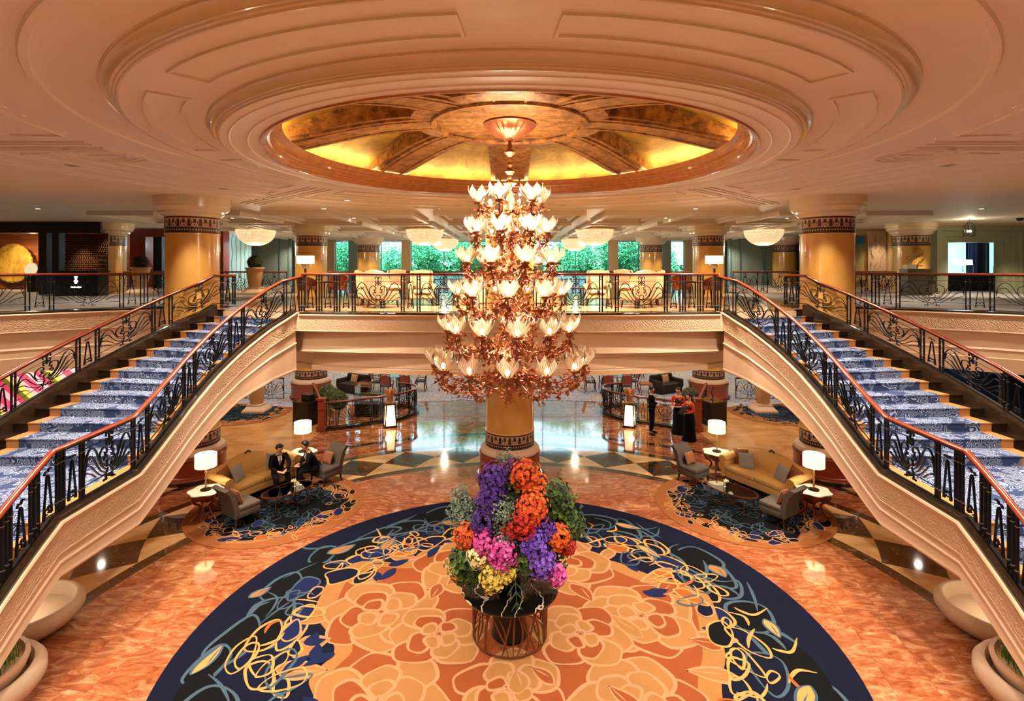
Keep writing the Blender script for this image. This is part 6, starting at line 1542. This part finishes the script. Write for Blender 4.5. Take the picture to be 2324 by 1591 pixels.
        b = MB(); i0 = 0; f2 = fw * .014; b.v += [tuple(nt - sx_ * .016 + f2), tuple(nt + sx_ * .016 + f2), tuple(md + sx_ * .024 + f2 * 1.8), tuple(bt + f2 * 1.8), tuple(md - sx_ * .024 + f2 * 1.8)]; b.face((0, 1, 2, 3, 4)); o = b.build('tie', mat('grey_tie', '#6a6660', .5) if 'tie' not in M else M['tie'], t); M['tie'] = bpy.data.materials['grey_tie']; sd = o.modifiers.new('s', 'SOLIDIFY'); sd.thickness = .008
    else:
        b = MB(); pe = J['pelvis']; b.lathe([(.128, pe.z + .14), (.15, pe.z + .04), (.18, pe.z - .08), (.19, pe.z - .3), (.2, .35), (.25, .03), (.25, .02), (0, .02)], 24, (pe.x, pe.y)); b.build('long_skirt', M['suit'], t, smooth=60)
        V, E, R = [], [], []; p = add(J['waist'] - Vector((0, 0, .04)), (.128, .112)); c = add(J['chest'], (.152, .128), p); add(J['chest'] + Vector((0, 0, .1)), (.09, .08), c); skin('waistcoat', V, E, R, M['maroon'], t)
        b = MB(); c = J['chest']; b.box((c.x + .07, c.y - .14, c.z + .02), (.06, .012, .02)); b.build('name_badge', M['white'], t)
    for s_ in 'LR':
        a, tt = J['an' + s_], J['to' + s_]; d = (tt - a); d.z = 0; b = MB(); mid = a + d * .4; b.ball((0, 0, 0), 1, 12, 8); M4 = Matrix.Translation((mid.x, mid.y, .045)) @ Matrix.Rotation(atan2(d.y, d.x), 4, 'Z') @ Matrix.Diagonal((.145, .052, .045, 1)); b.xf(M4); b.build('shoe', M['black'], t, smooth=True)
    return t
def standing(h=1.75, arms='low', lookdir=(0, -1, -.05)):
    k = h / 1.75; J = dict(pelvis=(0, 0, .95), waist=(0, 0, 1.1), chest=(0, .01, 1.3), neck=(0, .01, 1.47), head=(0, -.015, 1.61), hipL=(.09, 0, .9), hipR=(-.09, 0, .9), knL=(.1, -.01, .5), knR=(-.1, -.02, .5), anL=(.1, .02, .08), anR=(-.1, .02, .08), toL=(.13, -.13, .03), toR=(-.13, -.13, .03),
        shL=(.18, .01, 1.41), shR=(-.18, .01, 1.41), elL=(.24, .03, 1.14), elR=(-.24, .03, 1.14), wrL=(.12, -.2, 1.06), wrR=(-.12, -.2, 1.06), handL=(.02, -.24, 1.07), handR=(-.02, -.24, 1.07))
    J = {a: tuple(c * k for c in v) for a, v in J.items()}; J['look'] = lookdir; return J
person('man in a black suit standing and talking to the two women in orange', (5.1, 19.4, 0), radians(62), standing(1.73, lookdir=(.15, -1, -.05)), 'suit')
person('woman in orange and a long black skirt, nearer the railing, facing the man', (6.07, 19.45, 0), radians(-25), standing(1.66, lookdir=(-.4, -1, -.05)), 'skirt', True)
person('woman in orange blouse and long skirt nearest the viewer, holding a dark folder', (6.2, 18.65, 0), radians(-70), standing(1.63, lookdir=(-.1, -1, -.25)), 'skirt', True)
b = MB(); b.box((0, 0, 0), (.24, .3, .02)); o = b.build('black_folder', M['black'], bevel=.004); o.location = (5.93, 18.55, 1.06); o.rotation_euler = (.9, 0, radians(-70)); tag(o, 'black folder held by the nearer woman in orange', 'folder')
def seated(lean=.25, lookdir=(0, -1, -.2), hands=(0, -.5, .62)):
    c, s_ = cos(lean), sin(lean); hx, hy, hz = hands
    def q(x, z): return (x, -z * s_ - .0, .52 + z * c)
    J = dict(pelvis=(0, 0, .54), waist=q(0, .17), chest=q(0, .36), neck=q(0, .53), head=(0, -.53 * s_ - .06, .52 + .53 * c + .14), hipL=(.09, -.02, .53), hipR=(-.09, -.02, .53), knL=(.15, -.43, .53), knR=(-.15, -.43, .53), anL=(.14, -.4, .09), anR=(-.14, -.4, .09), toL=(.16, -.54, .03), toR=(-.16, -.54, .03),
        shL=q(.18, .47), shR=q(-.18, .47), elL=(.25, -.26, .74), elR=(-.25, -.26, .74), wrL=(hx + .09, hy + .06, hz + .02), wrR=(hx - .09, hy + .06, hz + .02), handL=(hx + .02, hy - .02, hz + .02), handR=(hx - .02, hy - .02, hz + .02)); J['look'] = lookdir; return J
person('man in a dark suit sitting on the edge of the golden sofa, facing front', (-6.22, 14.45, G), radians(38), seated(.3, (.15, -1, -.25)), 'suit')
person('man in a dark suit on the slipper chair, turned sideways towards the other man', (-5.28, 14.72, G), radians(-62), seated(.42, (-.2, -1, -.35)), 'suit')
b = MB(); b.box((0, 0, 0), (.15, .2, .012)); o = b.build('notebook', M['black'], bevel=.003); o.location = (-5.82, 14.22, .66); o.rotation_euler = (.25, 0, .6); tag(o, 'dark notebook between the hands of the two seated men', 'notebook')
